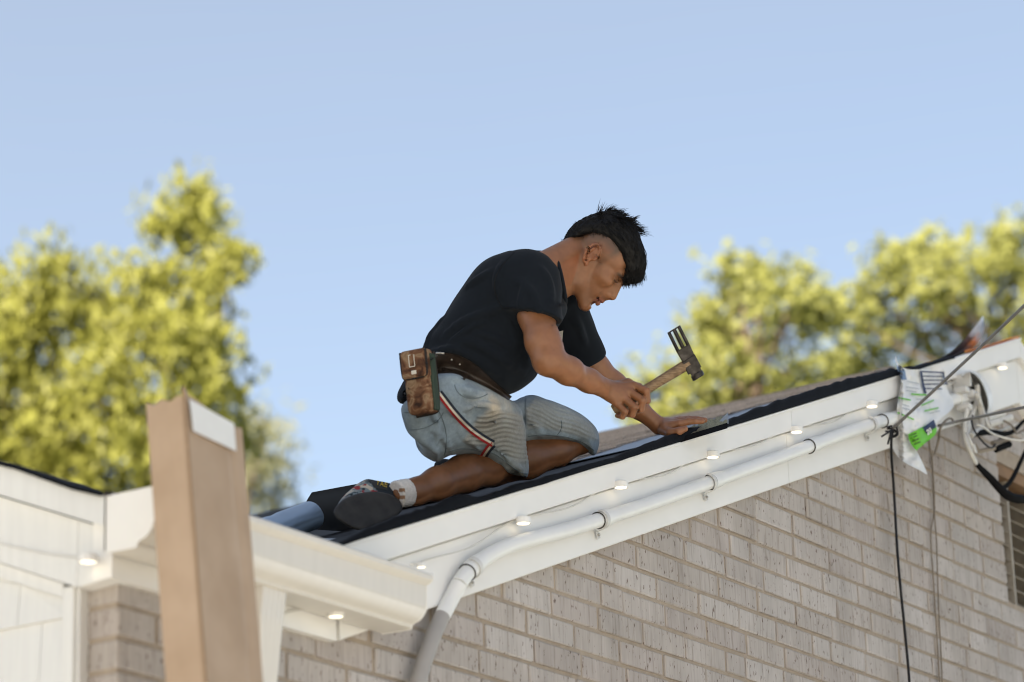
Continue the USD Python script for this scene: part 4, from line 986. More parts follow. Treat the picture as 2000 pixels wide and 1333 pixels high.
# eyebrow ridge hair is part of the skin tone; the collar is a ribbed ring
ctr, e1 = J(1091, 542, 8.745), (J(1103, 592, 8.745) - J(1080, 493, 8.745)) / 2
ring = [ctr + e1 * math.cos(t) * 1.03 + np.array([.006, .002, 0]) * math.sin(t) + np.array([0, 0, -.069]) * math.sin(t) for t in np.linspace(0, 2 * np.pi, 49)]
a_ = np.array(ring); mcol = tube(a_, .0065, 8, False)
part(shirt_path, 'collar', trimesh.Trimesh(to_world(mcol.vertices), mcol.faces, process=False), 'shirt_cloth', True, col=np.tile([.010, .013, .019], (len(mcol.vertices), 1)))

# ------------------------------------------------------------------ details that follow the clothes
cloth_f = lambda p: np.minimum(shirt_f(p), short_f(p))
def strip_on(f, up, lo_, n, m, lift, thick, z0=7.9, z1=9.3):
    """Sheet laid on a surface between two pixel polylines."""
    a, b = curve(np.array(up, float), n), curve(np.array(lo_, float), n)
    t = np.linspace(0, 1, m); px = a[:, None, 0] * (1 - t) + b[:, None, 0] * t; py = a[:, None, 1] * (1 - t) + b[:, None, 1] * t
    h = march(f, px.ravel(), py.ravel(), z0, z1).reshape(n, m, 3)
    d = h[..., 2].copy()
    for i in range(n):
        bad = np.isnan(d[i])
        if bad.all(): d[i] = d[i - 1]
        elif bad.any(): d[i, bad] = np.interp(np.nonzero(bad)[0], np.nonzero(~bad)[0], d[i, ~bad])
    from scipy.ndimage import gaussian_filter
    d = gaussian_filter(d, (1.2, .8), mode='nearest'); pts = np.stack([J(x, y, z) for x, y, z in zip(px.ravel(), py.ravel(), (d - lift).ravel())]).reshape(n, m, 3)
    return grid(pts, thick, (0, 0, -1.0)), pts
def offset_line(c, o):
    c = curve(np.array(c, float), 60); t = np.gradient(c, axis=0); t /= np.linalg.norm(t, axis=1, keepdims=True); return c + np.c_[-t[:, 1], t[:, 0]] * o
stripe_c = [(858, 767), (872, 785), (886, 803), (903, 822), (925, 842), (945, 856), (964, 867)]
stripe_d = [(964, 868), (957, 875), (951, 883), (944, 894)]
for c, n in ((stripe_c, 60), (stripe_d, 24)):
    for nm, o0, o1, mt in (('red_stripe', 7.5, 3.0, 'stripe_red'), ('white_stripe', 2.8, -1.4, 'stripe_white'), ('navy_stripe', -1.6, -6.5, 'stripe_navy')):
        m, _ = strip_on(short_f, offset_line(c, o0), offset_line(c, o1), n, 3, .0030, .003)
        view_part(shorts_path, nm, flip_ok(m), mt, 40)
simple('denim_seam', (0.13, 0.17, 0.20), 0.85, 0.2, 200)
def seam(f, line, o=0, r_=.0013, mt='denim_seam', parent=None, nm='seam', n=40):
    c = curve(np.array(line, float), n); h = march(f, c[:, 0], c[:, 1]); h = h[~np.isnan(h[:, 0])]
    if len(h) < 3: return
    h[:, 2] -= .0006; m = tube(h, r_, 6); view_part(parent, nm, m, mt, True)
for ln in ([(848, 775), (856, 800), (868, 830), (872, 862), (868, 890)], [(790, 806), (812, 806), (838, 800), (850, 790)], [(800, 840), (822, 838), (850, 826), (866, 806)], [(888, 752), (905, 775), (930, 778), (952, 770)],
           [(958, 884), (985, 900), (1008, 918), (1030, 926)], [(1032, 853), (1066, 850), (1100, 853), (1132, 862), (1160, 880)], [(1088, 850), (1096, 838), (1096, 822)], [(878, 882), (905, 877), (940, 883)]):
    seam(short_f, ln, parent=shorts_path)
seam(shirt_f, [(1006, 492), (980, 520), (966, 550), (972, 585), (984, 606)], r_=.0009, mt='hair_black', parent=shirt_path)
seam(shirt_f, [(986, 601), (1012, 604), (1040, 612), (1066, 622), (1087, 627)], r_=.0012, mt='hair_black', parent=shirt_path)
# small pale print on the chest
m, _ = strip_on(shirt_f, [(1092, 648), (1100, 646)], [(1089, 664), (1098, 667)], 8, 5, .002, .001)
view_part(shirt_path, 'chest_print', flip_ok(m), 'stripe_white', 40)

# belt
up_ = [(842, 690), (862, 689), (885, 692), (912, 702), (938, 720), (962, 742), (984, 762), (1000, 775)]
lo_ = [(838, 728), (858, 732), (884, 737), (908, 740), (934, 749), (960, 762), (980, 774), (994, 782)]
m, bp = strip_on(cloth_f, up_, lo_, 44, 8, .008, .008)
belt = view_part(person, 'belt', flip_ok(m), 'belt_leather', 45)
def quad_bar(P, Q, r_): return tube(np.array([P, (P + Q) / 2, Q]), r_, 6)
c0 = [march(cloth_f, x, y)[0] - [0, 0, .019] for x, y in ((853, 690), (868, 691), (866, 728), (850, 727))]
m = cat_(*[quad_bar(np.array(c0[i]), np.array(c0[(i + 1) % 4]), .0032) for i in range(4)], quad_bar((np.array(c0[0]) * .3 + np.array(c0[1]) * .7), (np.array(c0[2]) * .6 + np.array(c0[3]) * .4), .002))
view_part(belt, 'buckle', m, 'buckle_metal', True)
m, _ = strip_on(cloth_f, [(898, 738), (909, 725), (922, 710)], [(907, 743), (918, 731), (931, 717)], 10, 4, .016, .006)
view_part(belt, 'belt_loop', flip_ok(m), 'belt_leather', 45)
for x, y in ((882, 703), (884, 722), (898, 712)):
    h = march(cloth_f, x, y)[0] - [0, 0, .010]; e = trimesh.creation.icosphere(1, .003); e.apply_translation(h); view_part(belt, 'rivet', e, 'buckle_metal', True)

# ------------------------------------------------------------------ camouflage pouch on the belt
mat('camo_cloth', {'g': ('texture_coordinate', {}), 'n': ('noise_texture', {'scale': 26.0, 'detail': 3.0, 'distortion': 1.2}), 'n2': ('noise_texture', {'scale': 700.0}),
    'r': ('rgb_ramp', {'ramp': [(0.30, (.035, .018, .012)), (0.43, (.12, .055, .03)), (0.52, (.20, .10, .055)), (0.60, (.30, .20, .12)), (0.72, (.16, .085, .045))]}),
    'b': ('bump', {'strength': .4, 'distance': .001}), 'p': ('principled_bsdf', {'roughness': .85, 'specular_ior_level': .25})},
    [('g.object', 'n.vector'), ('n.fac', 'r.fac'), ('r.color', 'p.base_color'), ('g.object', 'n2.vector'), ('n2.fac', 'b.height'), ('b.normal', 'p.normal')])
simple('camo_trim', (0.03, 0.05, 0.035), 0.8, 0.2, 200)
simple('camo_edge', (0.020, 0.014, 0.011), 0.8, 0.2, 200)
pc = J(822, 748, 8.375); pu = J(816, 690, 8.39) - J(828, 806, 8.36); pu /= np.linalg.norm(pu)
pn = np.array([-.40, -.05, -.91]); pn -= pu * (pn @ pu); pn /= np.linalg.norm(pn); pr = np.cross(pu, pn); pr = pr if pr[0] > 0 else -pr
PA = np.stack([pr, pu, pn])
def rbox(c, A, half, rad, k=.004):
    half = np.asarray(half); c = np.asarray(c)
    def fn(p):
        q = np.abs((p - c) @ A.T) - half + rad; return np.linalg.norm(np.maximum(q, 0), axis=1) + np.minimum(q.max(1), 0) - rad
    R_ = np.linalg.norm(half); return Prim(fn, c - R_, c + R_, k)
def poly_path(p):
    p = np.array(p, float)
    for _ in range(2): p = np.vstack([p[:1], np.stack([.75 * p[:-1] + .25 * p[1:], .25 * p[:-1] + .75 * p[1:]], 1).reshape(-1, 3), p[-1:]])
    return p
def solid(prims, h, it=2): f = field(prims); a, b = bounds(prims); return flip_ok(relax(polygonize(f, a - .004, b + .004, h), it))
pouch = thing('belt_pouch', 'brown camouflage pouch with a flap hanging on the belt at the roofer hip', 'pouch', to_world(pc))
view_part(pouch, 'pouch_body', solid([rbox(pc - pu * .018 + pn * .0, PA, (.037, .068, .026), .013), rbox(pc - pu * .035 + pn * .012, PA, (.032, .045, .020), .014, .012)], .0028), 'camo_cloth')
view_part(pouch, 'flap', solid([rbox(pc + pu * .047 + pn * .012, PA, (.040, .041, .0255), .012)], .0028), 'camo_cloth')
fl = [pc + pu * .047 + pn * .0305 + pr * (.037 * sx) + pu * (.037 * sy) for sx, sy in ((-1, 1), (-1, -.8), (-.8, -1), (.8, -1), (1, -.8), (1, 1))]
view_part(pouch, 'flap_binding', tube(poly_path(fl), .0042, 8), 'camo_edge', True)
view_part(pouch, 'side_webbing', solid([rbox(pc + pr * .039 - pu * .004, PA, (.006, .078, .014), .004)], .0024), 'camo_trim')
view_part(pouch, 'back_binding', tube(poly_path([pc + pr * .036 - pn * .020 + pu * .082, pc + pr * .040 - pn * .02, pc + pr * .036 - pn * .02 - pu * .075, pc + pr * .028 - pn * .018 - pu * .085, pc - pr * .028 - pn * .01 - pu * .087]), .0045, 8), 'camo_edge', True)
for a, b in (((-.010, .072), (-.010, .040)), ((.006, .072), (.006, .040)), ((-.010, .072), (-.004, .072)), ((-.010, .040), (.006, .040))):
    P, Q = [pc + pu * y + pr * x + pn * .0385 for x, y in (a, b)]
    view_part(pouch, 'emblem_line', quad_bar(P, Q, .0012), 'stripe_white', True)
view_part(pouch, 'tag', solid([rbox(pc + pu * .024 + pr * .001 + pn * .0380, PA, (.0075, .0055, .0018), .001)], .0014, 0), 'stripe_white')

# ------------------------------------------------------------------ hammer
mat('hammer_steel', {'g': ('texture_coordinate', {}), 'n': ('noise_texture', {'scale': 55.0, 'detail': 5.0}), 'r': ('rgb_ramp', {'ramp': [(0.3, (.020, .018, .017)), (0.55, (.050, .044, .040)), (0.75, (.11, .10, .095))]}),
    'b': ('bump', {'strength': .25, 'distance': .001}), 'p': ('principled_bsdf', {'roughness': .42, 'metallic': .65})}, [('g.object', 'n.vector'), ('n.fac', 'r.fac'), ('r.color', 'p.base_color'), ('n.fac', 'b.height'), ('b.normal', 'p.normal')])
mat('hammer_wood', {'g': ('texture_coordinate', {}), 'mp': ('mapping', {'rotation': (0, 0, 0), 'scale': (14, 14, 60)}), 'n': ('noise_texture', {'scale': 4.0, 'detail': 5.0}),
    'r': ('rgb_ramp', {'ramp': [(0.3, (.115, .068, .034)), (0.55, (.24, .155, .085)), (0.75, (.32, .225, .135))]}), 'p': ('principled_bsdf', {'roughness': .6})},
    [('g.object', 'mp.vector'), ('mp.vector', 'n.vector'), ('n.fac', 'r.fac'), ('r.color', 'p.base_color')])
ha, hb = J(1197, 801, 8.600), J(1349, 708, 8.60)
hd = (hb - ha) / np.linalg.norm(hb - ha)
hh = J(1318, 638, 8.60) - J(1362, 728, 8.60); hh /= np.linalg.norm(hh); hz = np.cross(hd, hh); hz /= np.linalg.norm(hz)
ham = thing('hammer', 'framing hammer with worn wooden handle and dark steel claw head held in the raised fist', 'hammer', to_world(ha))
ts = np.linspace(0, 1, 22); rad = np.interp(ts, [0, .04, .10, .3, .55, .8, .93, 1], [.011, .0195, .0185, .0150, .0135, .0145, .0150, .0145])
hnd = tube(ha + ts[:, None] * (hb - ha) * .985, rad, 14)
view_part(ham, 'handle', hnd, 'hammer_wood', True)
def hp(a, b, z): return hb + hd * a + hh * b + hz * z
def hull(pts): return trimesh.convex.convex_hull(np.array(pts))
def slab(outline, z): return hull([hp(a, b, s * z) for a, b in outline for s in (-1, 1)])
def bevslab(ol, z, bev=.0025):
    c = np.mean(ol, 0); return hull([hp(a, b, s * (z - bev)) for a, b in ol for s in (-1, 1)] + [hp(*(c + (np.array(o) - c) * (1 - bev / .02)), s * z) for o in ol for s in (-1, 1)])
head_m = cat_(bevslab([(-.021, -.026), (-.023, .012), (.019, .014), (.021, -.026)], .0135), bevslab([(-.016, -.020), (-.013, -.038), (.016, -.038), (.018, -.020)], .0125),
              bevslab([(-.020, .010), (-.0225, .046), (.0185, .046), (.018, .010)], .0105))
view_part(ham, 'hammer_head', head_m, 'hammer_steel')
thn = np.linspace(0, 2 * np.pi, 13)[:-1]
face = hull([hp(.001 + .0185 * math.cos(t), b, .0175 * math.sin(t)) for t in thn for b in (-.036, -.047)] + [hp(.001 + .016 * math.cos(t), b, .015 * math.sin(t)) for t in thn for b in (-.033, -.049)])
view_part(ham, 'striking_face', face, 'hammer_steel')
for a0, a1 in ((-.0225, -.0135), (-.0065, .0035), (.0095, .0185)):
    c = hull([hp(a, b, s * z) for b, z, w in ((.042, .0100, 1), (.068, .0080, 1), (.100, .0052, .95)) for a in (a0, a1) for s in (-1, 1)] + [hp((a0 + a1) / 2, .102, 0)])
    view_part(ham, 'claw', c, 'hammer_steel')
view_part(ham, 'claw_tip', slab([(-.0225, .0995), (.0185, .0995), (.0185, .1035), (-.0225, .1035)], .0045), 'hammer_steel')

# ------------------------------------------------------------------ shoe and sock
sole_o = [(650, 1001), (657, 988), (672, 974), (697, 964), (724, 960), (752, 962), (774, 971), (786, 985), (786, 999), (770, 1012), (742, 1024), (712, 1036), (694, 1036), (672, 1024), (655, 1011)]
def sole_zc(x, y): return 8.345 + (np.asarray(x) - 720) * .00085 - (np.asarray(y) - 1000) * .0009
sole = [pillow(sole_o, sole_zc, .017, .014, smooth=2, power=3)]
up_o = [(655, 992), (668, 972), (690, 951), (706, 940), (718, 935), (734, 939), (758, 943), (775, 951), (784, 968), (784, 990), (760, 1005), (700, 1015), (665, 1008)]
upper = [pillow(up_o, lambda x, y: sole_zc(x, y) + .062, .056, .05, smooth=2, power=2.4), pillow([(659, 996), (680, 972), (715, 962), (750, 963), (776, 975), (780, 992), (740, 1016), (695, 1026), (668, 1014)], lambda x, y: sole_zc(x, y) + .024, .03, .03)]
mid = [pillow([(652, 999), (660, 984), (676, 969), (700, 959), (726, 955), (754, 957), (777, 967), (788, 982), (787, 994), (760, 1008), (700, 1024), (664, 1012)], lambda x, y: sole_zc(x, y) + .026, .014, .02, power=3)]
uf = field(upper); lo, hi = bounds(upper); um = relax(polygonize(uf, lo, hi, .0026), 3); v = um.vertices; px, py = pix(v)
cc = np.tile([.020, .026, .034], (len(v), 1))
fl_ = np.clip((742 - px) / 10, 0, 1) * np.clip((py - 930 - (px - 690) * .25) / 8, 0, 1)
nz1, nz2 = vnoise(v, 55, 31), vnoise(v, 48, 37)
print_ = np.tile([.16, .20, .22], (len(v), 1)); print_ = blend(print_, (nz1 > .06) * 1.0, (.50, .44, .36)); print_ = blend(print_, (nz2 > .10) * 1.0, (.26, .03, .035)); print_ = blend(print_, ((nz1 < -.10)) * 1.0, (.02, .03, .035))
cc = blend(cc, fl_ * (px < 738), np.array([0, 0, 0])) + print_ * (fl_ * (px < 738))[:, None]
shoe = view_part(person, 'shoe', flip_ok(um), 'shoe_canvas', True, col=cc)
f_ = field(mid); lo, hi = bounds(mid); view_part(shoe, 'foxing', flip_ok(relax(polygonize(f_, lo, hi, .0028), 2)), 'shoe_foxing')
mat('sole_rubber', {'g': ('texture_coordinate', {}), 'mp': ('mapping', {'rotation': (0.4, 0.3, 0.8)}), 'v': ('voronoi_texture', {'scale': 150.0, 'randomness': 0.15}), 'n': ('noise_texture', {'scale': 30.0, 'detail': 4.0}),
    'r': ('rgb_ramp', {'ramp': [(0.3, (.016, .014, .014)), (0.7, (.034, .031, .029))]}), 'b': ('bump', {'strength': .5, 'distance': .0015}), 'p': ('principled_bsdf', {'roughness': .7})},
    [('g.object', 'mp.vector'), ('mp.vector', 'v.vector'), ('g.object', 'n.vector'), ('n.fac', 'r.fac'), ('r.color', 'p.base_color'), ('v.distance', 'b.height'), ('b.normal', 'p.normal')])
f_ = field(sole); lo, hi = bounds(sole); view_part(shoe, 'sole', flip_ok(relax(polygonize(f_, lo, hi, .0028), 2)), 'sole_rubber')
# yellow lettering patch on the dark strap of the shoe
m, _ = strip_on(uf, [(722, 938), (738, 941), (754, 945)], [(730, 953), (744, 955), (757, 958)], 12, 6, .003, .003)
view_part(shoe, 'strap', flip_ok(m), 'shoe_rubber', 40)
simple('letter_yellow', (.55, .40, .04), .7, .05)
tm = meshkit.text_mesh('TAE', .0125, .001); tv = tm.vertices - tm.vertices.mean(0)
A_ = J(744, 948.5, 8.33); hx = J(754, 950.5, 8.33) - A_; hx /= np.linalg.norm(hx); hy = np.array([-hx[1], hx[0], 0])
zt = march(uf, 744, 948)[0][2]
tm.vertices = A_ * [1, 1, 0] + [0, 0, 0] + hx * tv[:, :1] + hy * tv[:, 1:2]; tm.vertices[:, 2] = zt - .007 + tv[:, 2] * -1
view_part(shoe, 'lettering', tm, 'letter_yellow')
sk = [cut(cut(cap(J(772, 967, 8.43), J(806, 961, 8.468), .0385, .0385, .004), J(798, 961, 8.46), J(806, 961, 8.468) - J(772, 967, 8.43)), J(774, 967, 8.43), J(772, 967, 8.43) - J(806, 961, 8.468))]
sf = field(sk, lambda p, v: v - .0008 * np.sin((p @ np.array([.3, 1, 0])) * 900)); lo, hi = bounds(sk); sm = relax(polygonize(sf, lo - .01, hi + .01, .0024), 1); v = sm.vertices; px, py = pix(v)
sc = np.tile([.66, .62, .60], (len(v), 1)); dd = (np.floor((py - 940) / 7) % 2 == 0) & (px > 779) & (px < 791) & (py > 952) & (py < 978); sc[dd] = (.30, .17, .10)
view_part(person, 'sock', flip_ok(sm), 'denim', True, col=sc)
# the far shoe, tucked behind the near leg
f2 = [pillow([(846, 905), (862, 896), (884, 898), (905, 912), (905, 935), (870, 940), (850, 925)], lambda x, y: 8.80 + 0 * x, .05, .04)]
f_ = field(f2); lo, hi = bounds(f2); mm = polygonize(f_, lo, hi, .004); view_part(person, 'shoe', flip_ok(mm), 'shoe_canvas', True, col=np.tile([.015, .018, .022], (len(mm.vertices), 1)), label='plain dark far shoe')
# ------------------------------------------------------------------ roofing underlay along the rake
def rake_sheet(x0, x1, yb, lip, seed, nx=150, h0=.004):
    """Loose black underlay: it overhangs the rake and curls up along its front edge."""
    ys = np.r_[YF - .010, YF - .008, YF - .002, YF + .010, YF + .03, YF + .07, np.linspace(YF + .12, yb, 6)]
    P = np.zeros((nx, len(ys), 3))
    for i, x in enumerate(np.linspace(x0, x1, nx)):
        L = np.interp(x, [p[0] for p in lip], [p[1] for p in lip]); w = vnoise([[x * 5, seed, 0]])[0]
        for j, y in enumerate(ys):
            prof = (.15, .55, .92, 1.0, .80, .55)[j] if j < 6 else .5 * max(0, 1 - (y - YF - .07) / .35)
            n = vnoise([[x * 7, y * 9, seed]])[0] * .010 * min(1, (y - YF + .03) / .1) + .006 * w
            P[i, j] = (x, y, float(zroof(x, y)) + .012 * (y < YF + .05) + h0 + L * 1.05 * prof * (1 + .5 * vnoise([[x * 22, 1, seed]])[0]) + n)
    return grid(P, .003, (0, 0, 1.0))
xl = lambda px, py: onY(px, py, YF)[0]
lip = [(xl(655, 1060), .006), (xl(760, 1038), .028), (xl(905, 990), .034), (xl(935, 985), .012), (xl(1030, 960), .018), (xl(1200, 905), .014), (xl(1310, 872), .030), (xl(1350, 860), .030), (xl(1420, 842), .014), (xl(1450, 832), .026), (xl(1560, 795), .034), (xl(1640, 770), .040), (xl(1745, 735), .026), (xl(1800, 718), .012)]
solo('underlay_strip', rake_sheet(xl(648, 1066), xl(1860, 700), 4.86, lip, 3), 'underlay', 'long black underlay strip curling along the sloping white rake', 'underlay', smooth=45)
# second, bluish lapped sheet further in
P = np.zeros((90, 7, 3))
for i, x in enumerate(np.linspace(7.95, 9.6, 90)):
    for j, y in enumerate(np.linspace(4.42, 4.99, 7)):
        P[i, j] = (x, y, float(zroof(x, y)) + .012 + .010 * abs(vnoise([[x * 6, y * 12, 9]])[0]) + (.010 * vnoise([[x * 9, 4, 4]])[0] if j == 0 else 0))
solo('film_sheet', grid(P, .002, (0, 0, 1.0)), 'blue_film', 'blue-grey sheen film sheet lapped behind the black underlay', 'film', smooth=45)
# upright black offcut and silver-blue roll beside the shoe
a0, a1 = at(609, 962, 8.85), at(700, 945, 8.75); b0, b1 = at(605, 1034, 8.85), at(700, 1040, 8.75)
P = np.array([[a0 * (1 - t) + a1 * t + (0, 0, 0) for t in np.linspace(0, 1, 9)], [b0 * (1 - t) + b1 * t for t in np.linspace(0, 1, 9)]])
P = np.array([P[0] * (1 - s) + P[1] * s + np.array([-.01, .02, 0]) * math.sin(s * 3) for s in np.linspace(0, 1, 7)])
solo('felt_offcut', grid(P, .004), 'roll_black', 'black felt offcut standing up behind the shoe', 'felt', smooth=True)
ra, rb = at(606, 1008, 8.72), at(478, 1056, 8.35)
ax = (rb - ra) / np.linalg.norm(rb - ra); e1_, e2_, _ = frame(ax); vs = []
TH = np.linspace(0, 2 * np.pi * 2.4, 130); R0 = .044
rollP = np.zeros((130, 12, 3))
for i, t in enumerate(TH):
    rr = R0 - .0032 * t / (2 * np.pi) * 1.6 + .0012 * math.sin(3 * t)
    for j, s in enumerate(np.linspace(0, 1, 12)):
        rollP[i, j] = ra + (rb - ra) * s + (e1_ * math.cos(t) + e2_ * math.sin(t)) * (rr + .0015 * vnoise([[t * 2, s * 6, 1]])[0] - (.003 if .50 < s < .56 else 0))
mat('roll_film', {'g': ('texture_coordinate', {}), 'mp': ('mapping', {'scale': (1, 1, 1)}), 'w': ('wave_texture', {'scale': 90.0, 'distortion': 3.0, 'detail': 2.0}), 'r': ('rgb_ramp', {'ramp': [(0.2, (.24, .34, .47)), (0.8, (.40, .50, .62))]}),
    'b': ('bump', {'strength': .35, 'distance': .001}), 'p': ('principled_bsdf', {'roughness': .26, 'metallic': .6})}, [('g.object', 'w.vector'), ('w.fac', 'r.fac'), ('r.color', 'p.base_color'), ('w.fac', 'b.height'), ('b.normal', 'p.normal')])
rt = thing('underlay_roll', 'silver-blue roll of roofing underlay lying in the valley left of the shoe', 'roll', ra)
part(rt, 'rolled_sheet', grid(rollP, .0012), 'roll_film', True)
part(rt, 'paper_core', tube(np.array([ra - ax * .002, (ra + rb) / 2, rb]), .014, 14), 'roll_black', True)
# shingle piece under the left hand
mat('granules', {'g': ('geometry', {}), 'n': ('noise_texture', {'scale': 420.0, 'detail': 3.0}), 'n2': ('noise_texture', {'scale': 30.0, 'detail': 4.0}), 'r': ('rgb_ramp', {'ramp': [(0.32, (.10, .095, .06)), (0.5, (.25, .235, .15)), (0.68, (.40, .38, .27))]}),
    'b': ('bump', {'strength': .8, 'distance': .002}), 'p': ('principled_bsdf', {'roughness': .95})}, [('g.position', 'n.vector'), ('n.fac', 'r.fac'), ('r.color', 'p.base_color'), ('n.fac', 'b.height'), ('b.normal', 'p.normal')])
sh = thing('ridge_shingle', 'tan granulated shingle piece pressed down under the flat left hand', 'shingle', at(1380, 835, 9.1))
n, m_ = 40, 9; P = np.zeros((n, m_, 3))
for i, t in enumerate(np.linspace(0, 1, n)):
    px = 1322 + 98 * t; bot = np.array([px, 856 - 27 * t + 1.5]); top = np.array([px + 2, 846 - 36 * t - 3 * math.sin(t * 3) + (1.6 * math.sin(t * 37) + 1.2 * math.sin(t * 71)) * (t > .1)])
    for j, s in enumerate(np.linspace(0, 1, m_)):
        q = bot * (1 - s) + top * s; P[i, j] = at(q[0], q[1], 9.02 + .09 * t + .14 * s)
part(sh, 'granule_face', grid(P, .005, FWD * -1), 'granules', True)
P2 = np.zeros((n, 3, 3))
for i, t in enumerate(np.linspace(0, 1, n)):
    px = 1318 + 103 * t
    for j, s in enumerate((0, .5, 1)): P2[i, j] = at(px, 868 - 31 * t - 11 * s, 9.0 + .09 * t + .02 * s)
part(sh, 'black_edge', grid(P2, .004, FWD * -1), 'underlay', True)
c_ = [at(1404, 824, 9.17), at(1422, 806, 9.21), at(1423, 828, 9.16), at(1409, 830, 9.14)]
part(sh, 'silver_corner', trimesh.Trimesh(np.array(c_ + [p + FWD * .004 for p in c_]), [[0, 1, 2], [0, 2, 3], [4, 6, 5], [4, 7, 6], [0, 4, 5], [0, 5, 1], [1, 5, 6], [1, 6, 2], [2, 6, 7], [2, 7, 3], [3, 7, 4], [3, 4, 0]], process=False), 'flashing')

# ------------------------------------------------------------------ conduit along the frieze
YC = YZ - .026
cpts = [(896, 1142), (905, 1128), (936, 1098), (985, 1070), (1080, 1043), (1168, 1017), (1275, 982), (1385, 943), (1480, 909), (1578, 873), (1690, 833), (1760, 812), (1830, 790), (1885, 775)]
cw = np.array([onY(x, y, YC) for x, y in cpts]); RC = .0205
con = thing('conduit', 'white cable conduit clipped along the sloping frieze and bending down the brick', 'conduit', cw[3])
cc_ = curve(cw, 240)
def near_i(px): return int(np.argmin([abs(screen(p)[0] - px) for p in cc_]))
joints = [(912, 'a'), (1170, 'b'), (1387, 'c'), (1580, 'd'), (1722, 'e')]
ii = [0] + [near_i(j[0]) for j in joints] + [239]
for a, b in zip(ii[:-1], ii[1:]):
    if b - a < 3: continue
    seg = cc_[a:b + 1]; L = np.r_[0, np.cumsum(np.linalg.norm(np.diff(seg, axis=0), axis=1))]
    rr = np.where(L < .055, RC * 1.16, RC); rr = np.where((L >= .055) & (L < .07), RC * (1.16 - .16 * (L - .055) / .015), rr)
    if a == 0: rr[:] = RC * 1.02
    part(con, 'pipe', tube(seg, rr, 18, True), 'white_conduit', 50)
    dark = tube(np.array([seg[0] - (seg[1] - seg[0]) * .1, seg[0] + (seg[1] - seg[0]) * .02]), RC * 1.19, 18); part(con, 'joint_ring', dark, 'dark_gap') if a else None
low = [(896, 1142), (868, 1195), (845, 1245), (826, 1300), (812, 1350), (800, 1420)]
lw = curve(np.array([onY(x, y, YC + (.0 if i < 1 else .012)) for i, (x, y) in enumerate(low)]), 30)
lw = np.vstack([lw, [lw[-1] + [-.02, 0, -.3], lw[-1] + [-.03, 0, -2.3]]])
cutj = 7
part(con, 'elbow', tube(lw[:cutj + 1], RC * 1.02, 18), 'white_conduit', 50); part(con, 'lower_pipe', tube(lw[cutj:], RC * 1.0, 18), 'grey_conduit', 50)
for x, y in ((924, 1156), (1172, 1030), (1382, 960), (1697, 850)):   # straps below, screws
    i = near_i(x); p = cc_[i]; t = cc_[min(i + 2, 239)] - cc_[i - 2]; t /= np.linalg.norm(t); up2 = np.cross(t, [0, -1.0, 0]); up2 = up2 if up2[2] > 0 else -up2
    arc = [p + RC * 1.24 * (math.cos(a) * np.array([0, -1.0, 0]) + math.sin(a) * up2) for a in np.linspace(-1.45, 1.5, 12)]
    arc = [p - up2 * .050 + np.array([0, RC * .95, 0]), p - up2 * .030 + np.array([0, RC * .95, 0])] + arc
    P = np.array([[q - t * .008, q + t * .008] for q in arc]); st = part(con, 'strap', grid(P, .002), 'strap_grey', 40)
    s = trimesh.creation.icosphere(1, .0042); s.apply_translation(p - up2 * .040 + np.array([0, RC * .95 - .004, 0])); part(st, 'screw', s, 'screw_metal', True)

# ------------------------------------------------------------------ small lit puck lights under the trim
def puck(px, py, Y, label, plane='y', sc=1.0, hang=None):
    p = onY(px, py, Y) if plane == 'y' else onX(px, py, Y)
    T_ = thing('puck_light', label, 'light', p, 'string of small puck lights under the white trim')
    out = np.array([0, -1.0, 0]) if plane == 'y' else np.array([-1.0, 0, 0])
    R_, Hh_ = .0205 * sc, .018 * sc
    m = trimesh.creation.revolve(np.array([[0, Hh_ / 2], [R_ * .80, Hh_ / 2], [R_ * .95, Hh_ * .38], [R_, Hh_ * .1], [R_, -Hh_ / 2], [R_ * .84, -Hh_ / 2], [R_ * .82, -Hh_ * .36], [0, -Hh_ * .36]]), sections=28); m.apply_translation(p + (0, 0, .006)); part(T_, 'housing', m, 'white_trim', 35)
    l = trimesh.creation.cylinder(R_ * .80, .003, sections=24); l.apply_translation(p + (0, 0, .006 - Hh_ * .40)); part(T_, 'lens', l, 'lamp_glow')
    br = np.array([p + (0, 0, .012), p - out * .03 + (0, 0, .014)]); part(T_, 'bracket', tube(br, .005 * sc, 8), 'white_trim', True)
    if hang is not None: part(T_, 'hanger', tube(curve([p + (0, 0, .01), (p + hang) / 2 + (0, 0, -.004), hang], 8), .003, 6), 'white_cable', True)
    return p
YP = YZ - .030
lp = [puck(*q) for q in [
    (1022, 1021, YP, 'lowest large puck light on the sloping frieze, above the conduit bend'), (1213, 951, YP, 'puck light on the sloping frieze directly below the bare knee'), (1392, 892, YP, 'puck light on the sloping frieze below the shingle piece'),
    (1556, 843, YP, 'puck light beside the vertical seam in the rake boards'), (1703, 793, YP, 'puck light just left of the torn white bag'), (1958, 718, YP, 'highest puck light near the ridge, right of the curled cable hood')]]
lp.insert(0, puck(823, 1109, YP, 'tiny puck light peeking over the right end of the gutter', 'y', .6))
puck(656, 1203, YZ - .045, 'bright puck light under the gutter beside the downspout')
puck(172, 1096, XZ2 - .030, 'bright puck light on the left gable frieze', 'x')
wires = []
for a, b in zip(lp[:-1], lp[1:]):
    mid = (a + b) / 2 + (0, .012, -.006 + .004 * rng.normal()); wires.append(tube(curve([a + (0, .02, .012), (a * .8 + b * .2) + (0, .018, .006), mid, (a * .2 + b * .8) + (0, .018, .008), b + (0, .02, .012)], 26), .0022, 6))
solo('light_wire', cat_(*wires), 'white_cable', 'thin white wire linking the puck lights along the slope', 'wire', smooth=True)
lw0, lw1, lw2 = onX(0, 1062, XZ2 - .006), onX(100, 1083, XZ2 - .006), onX(165, 1090, XZ2 - .010)
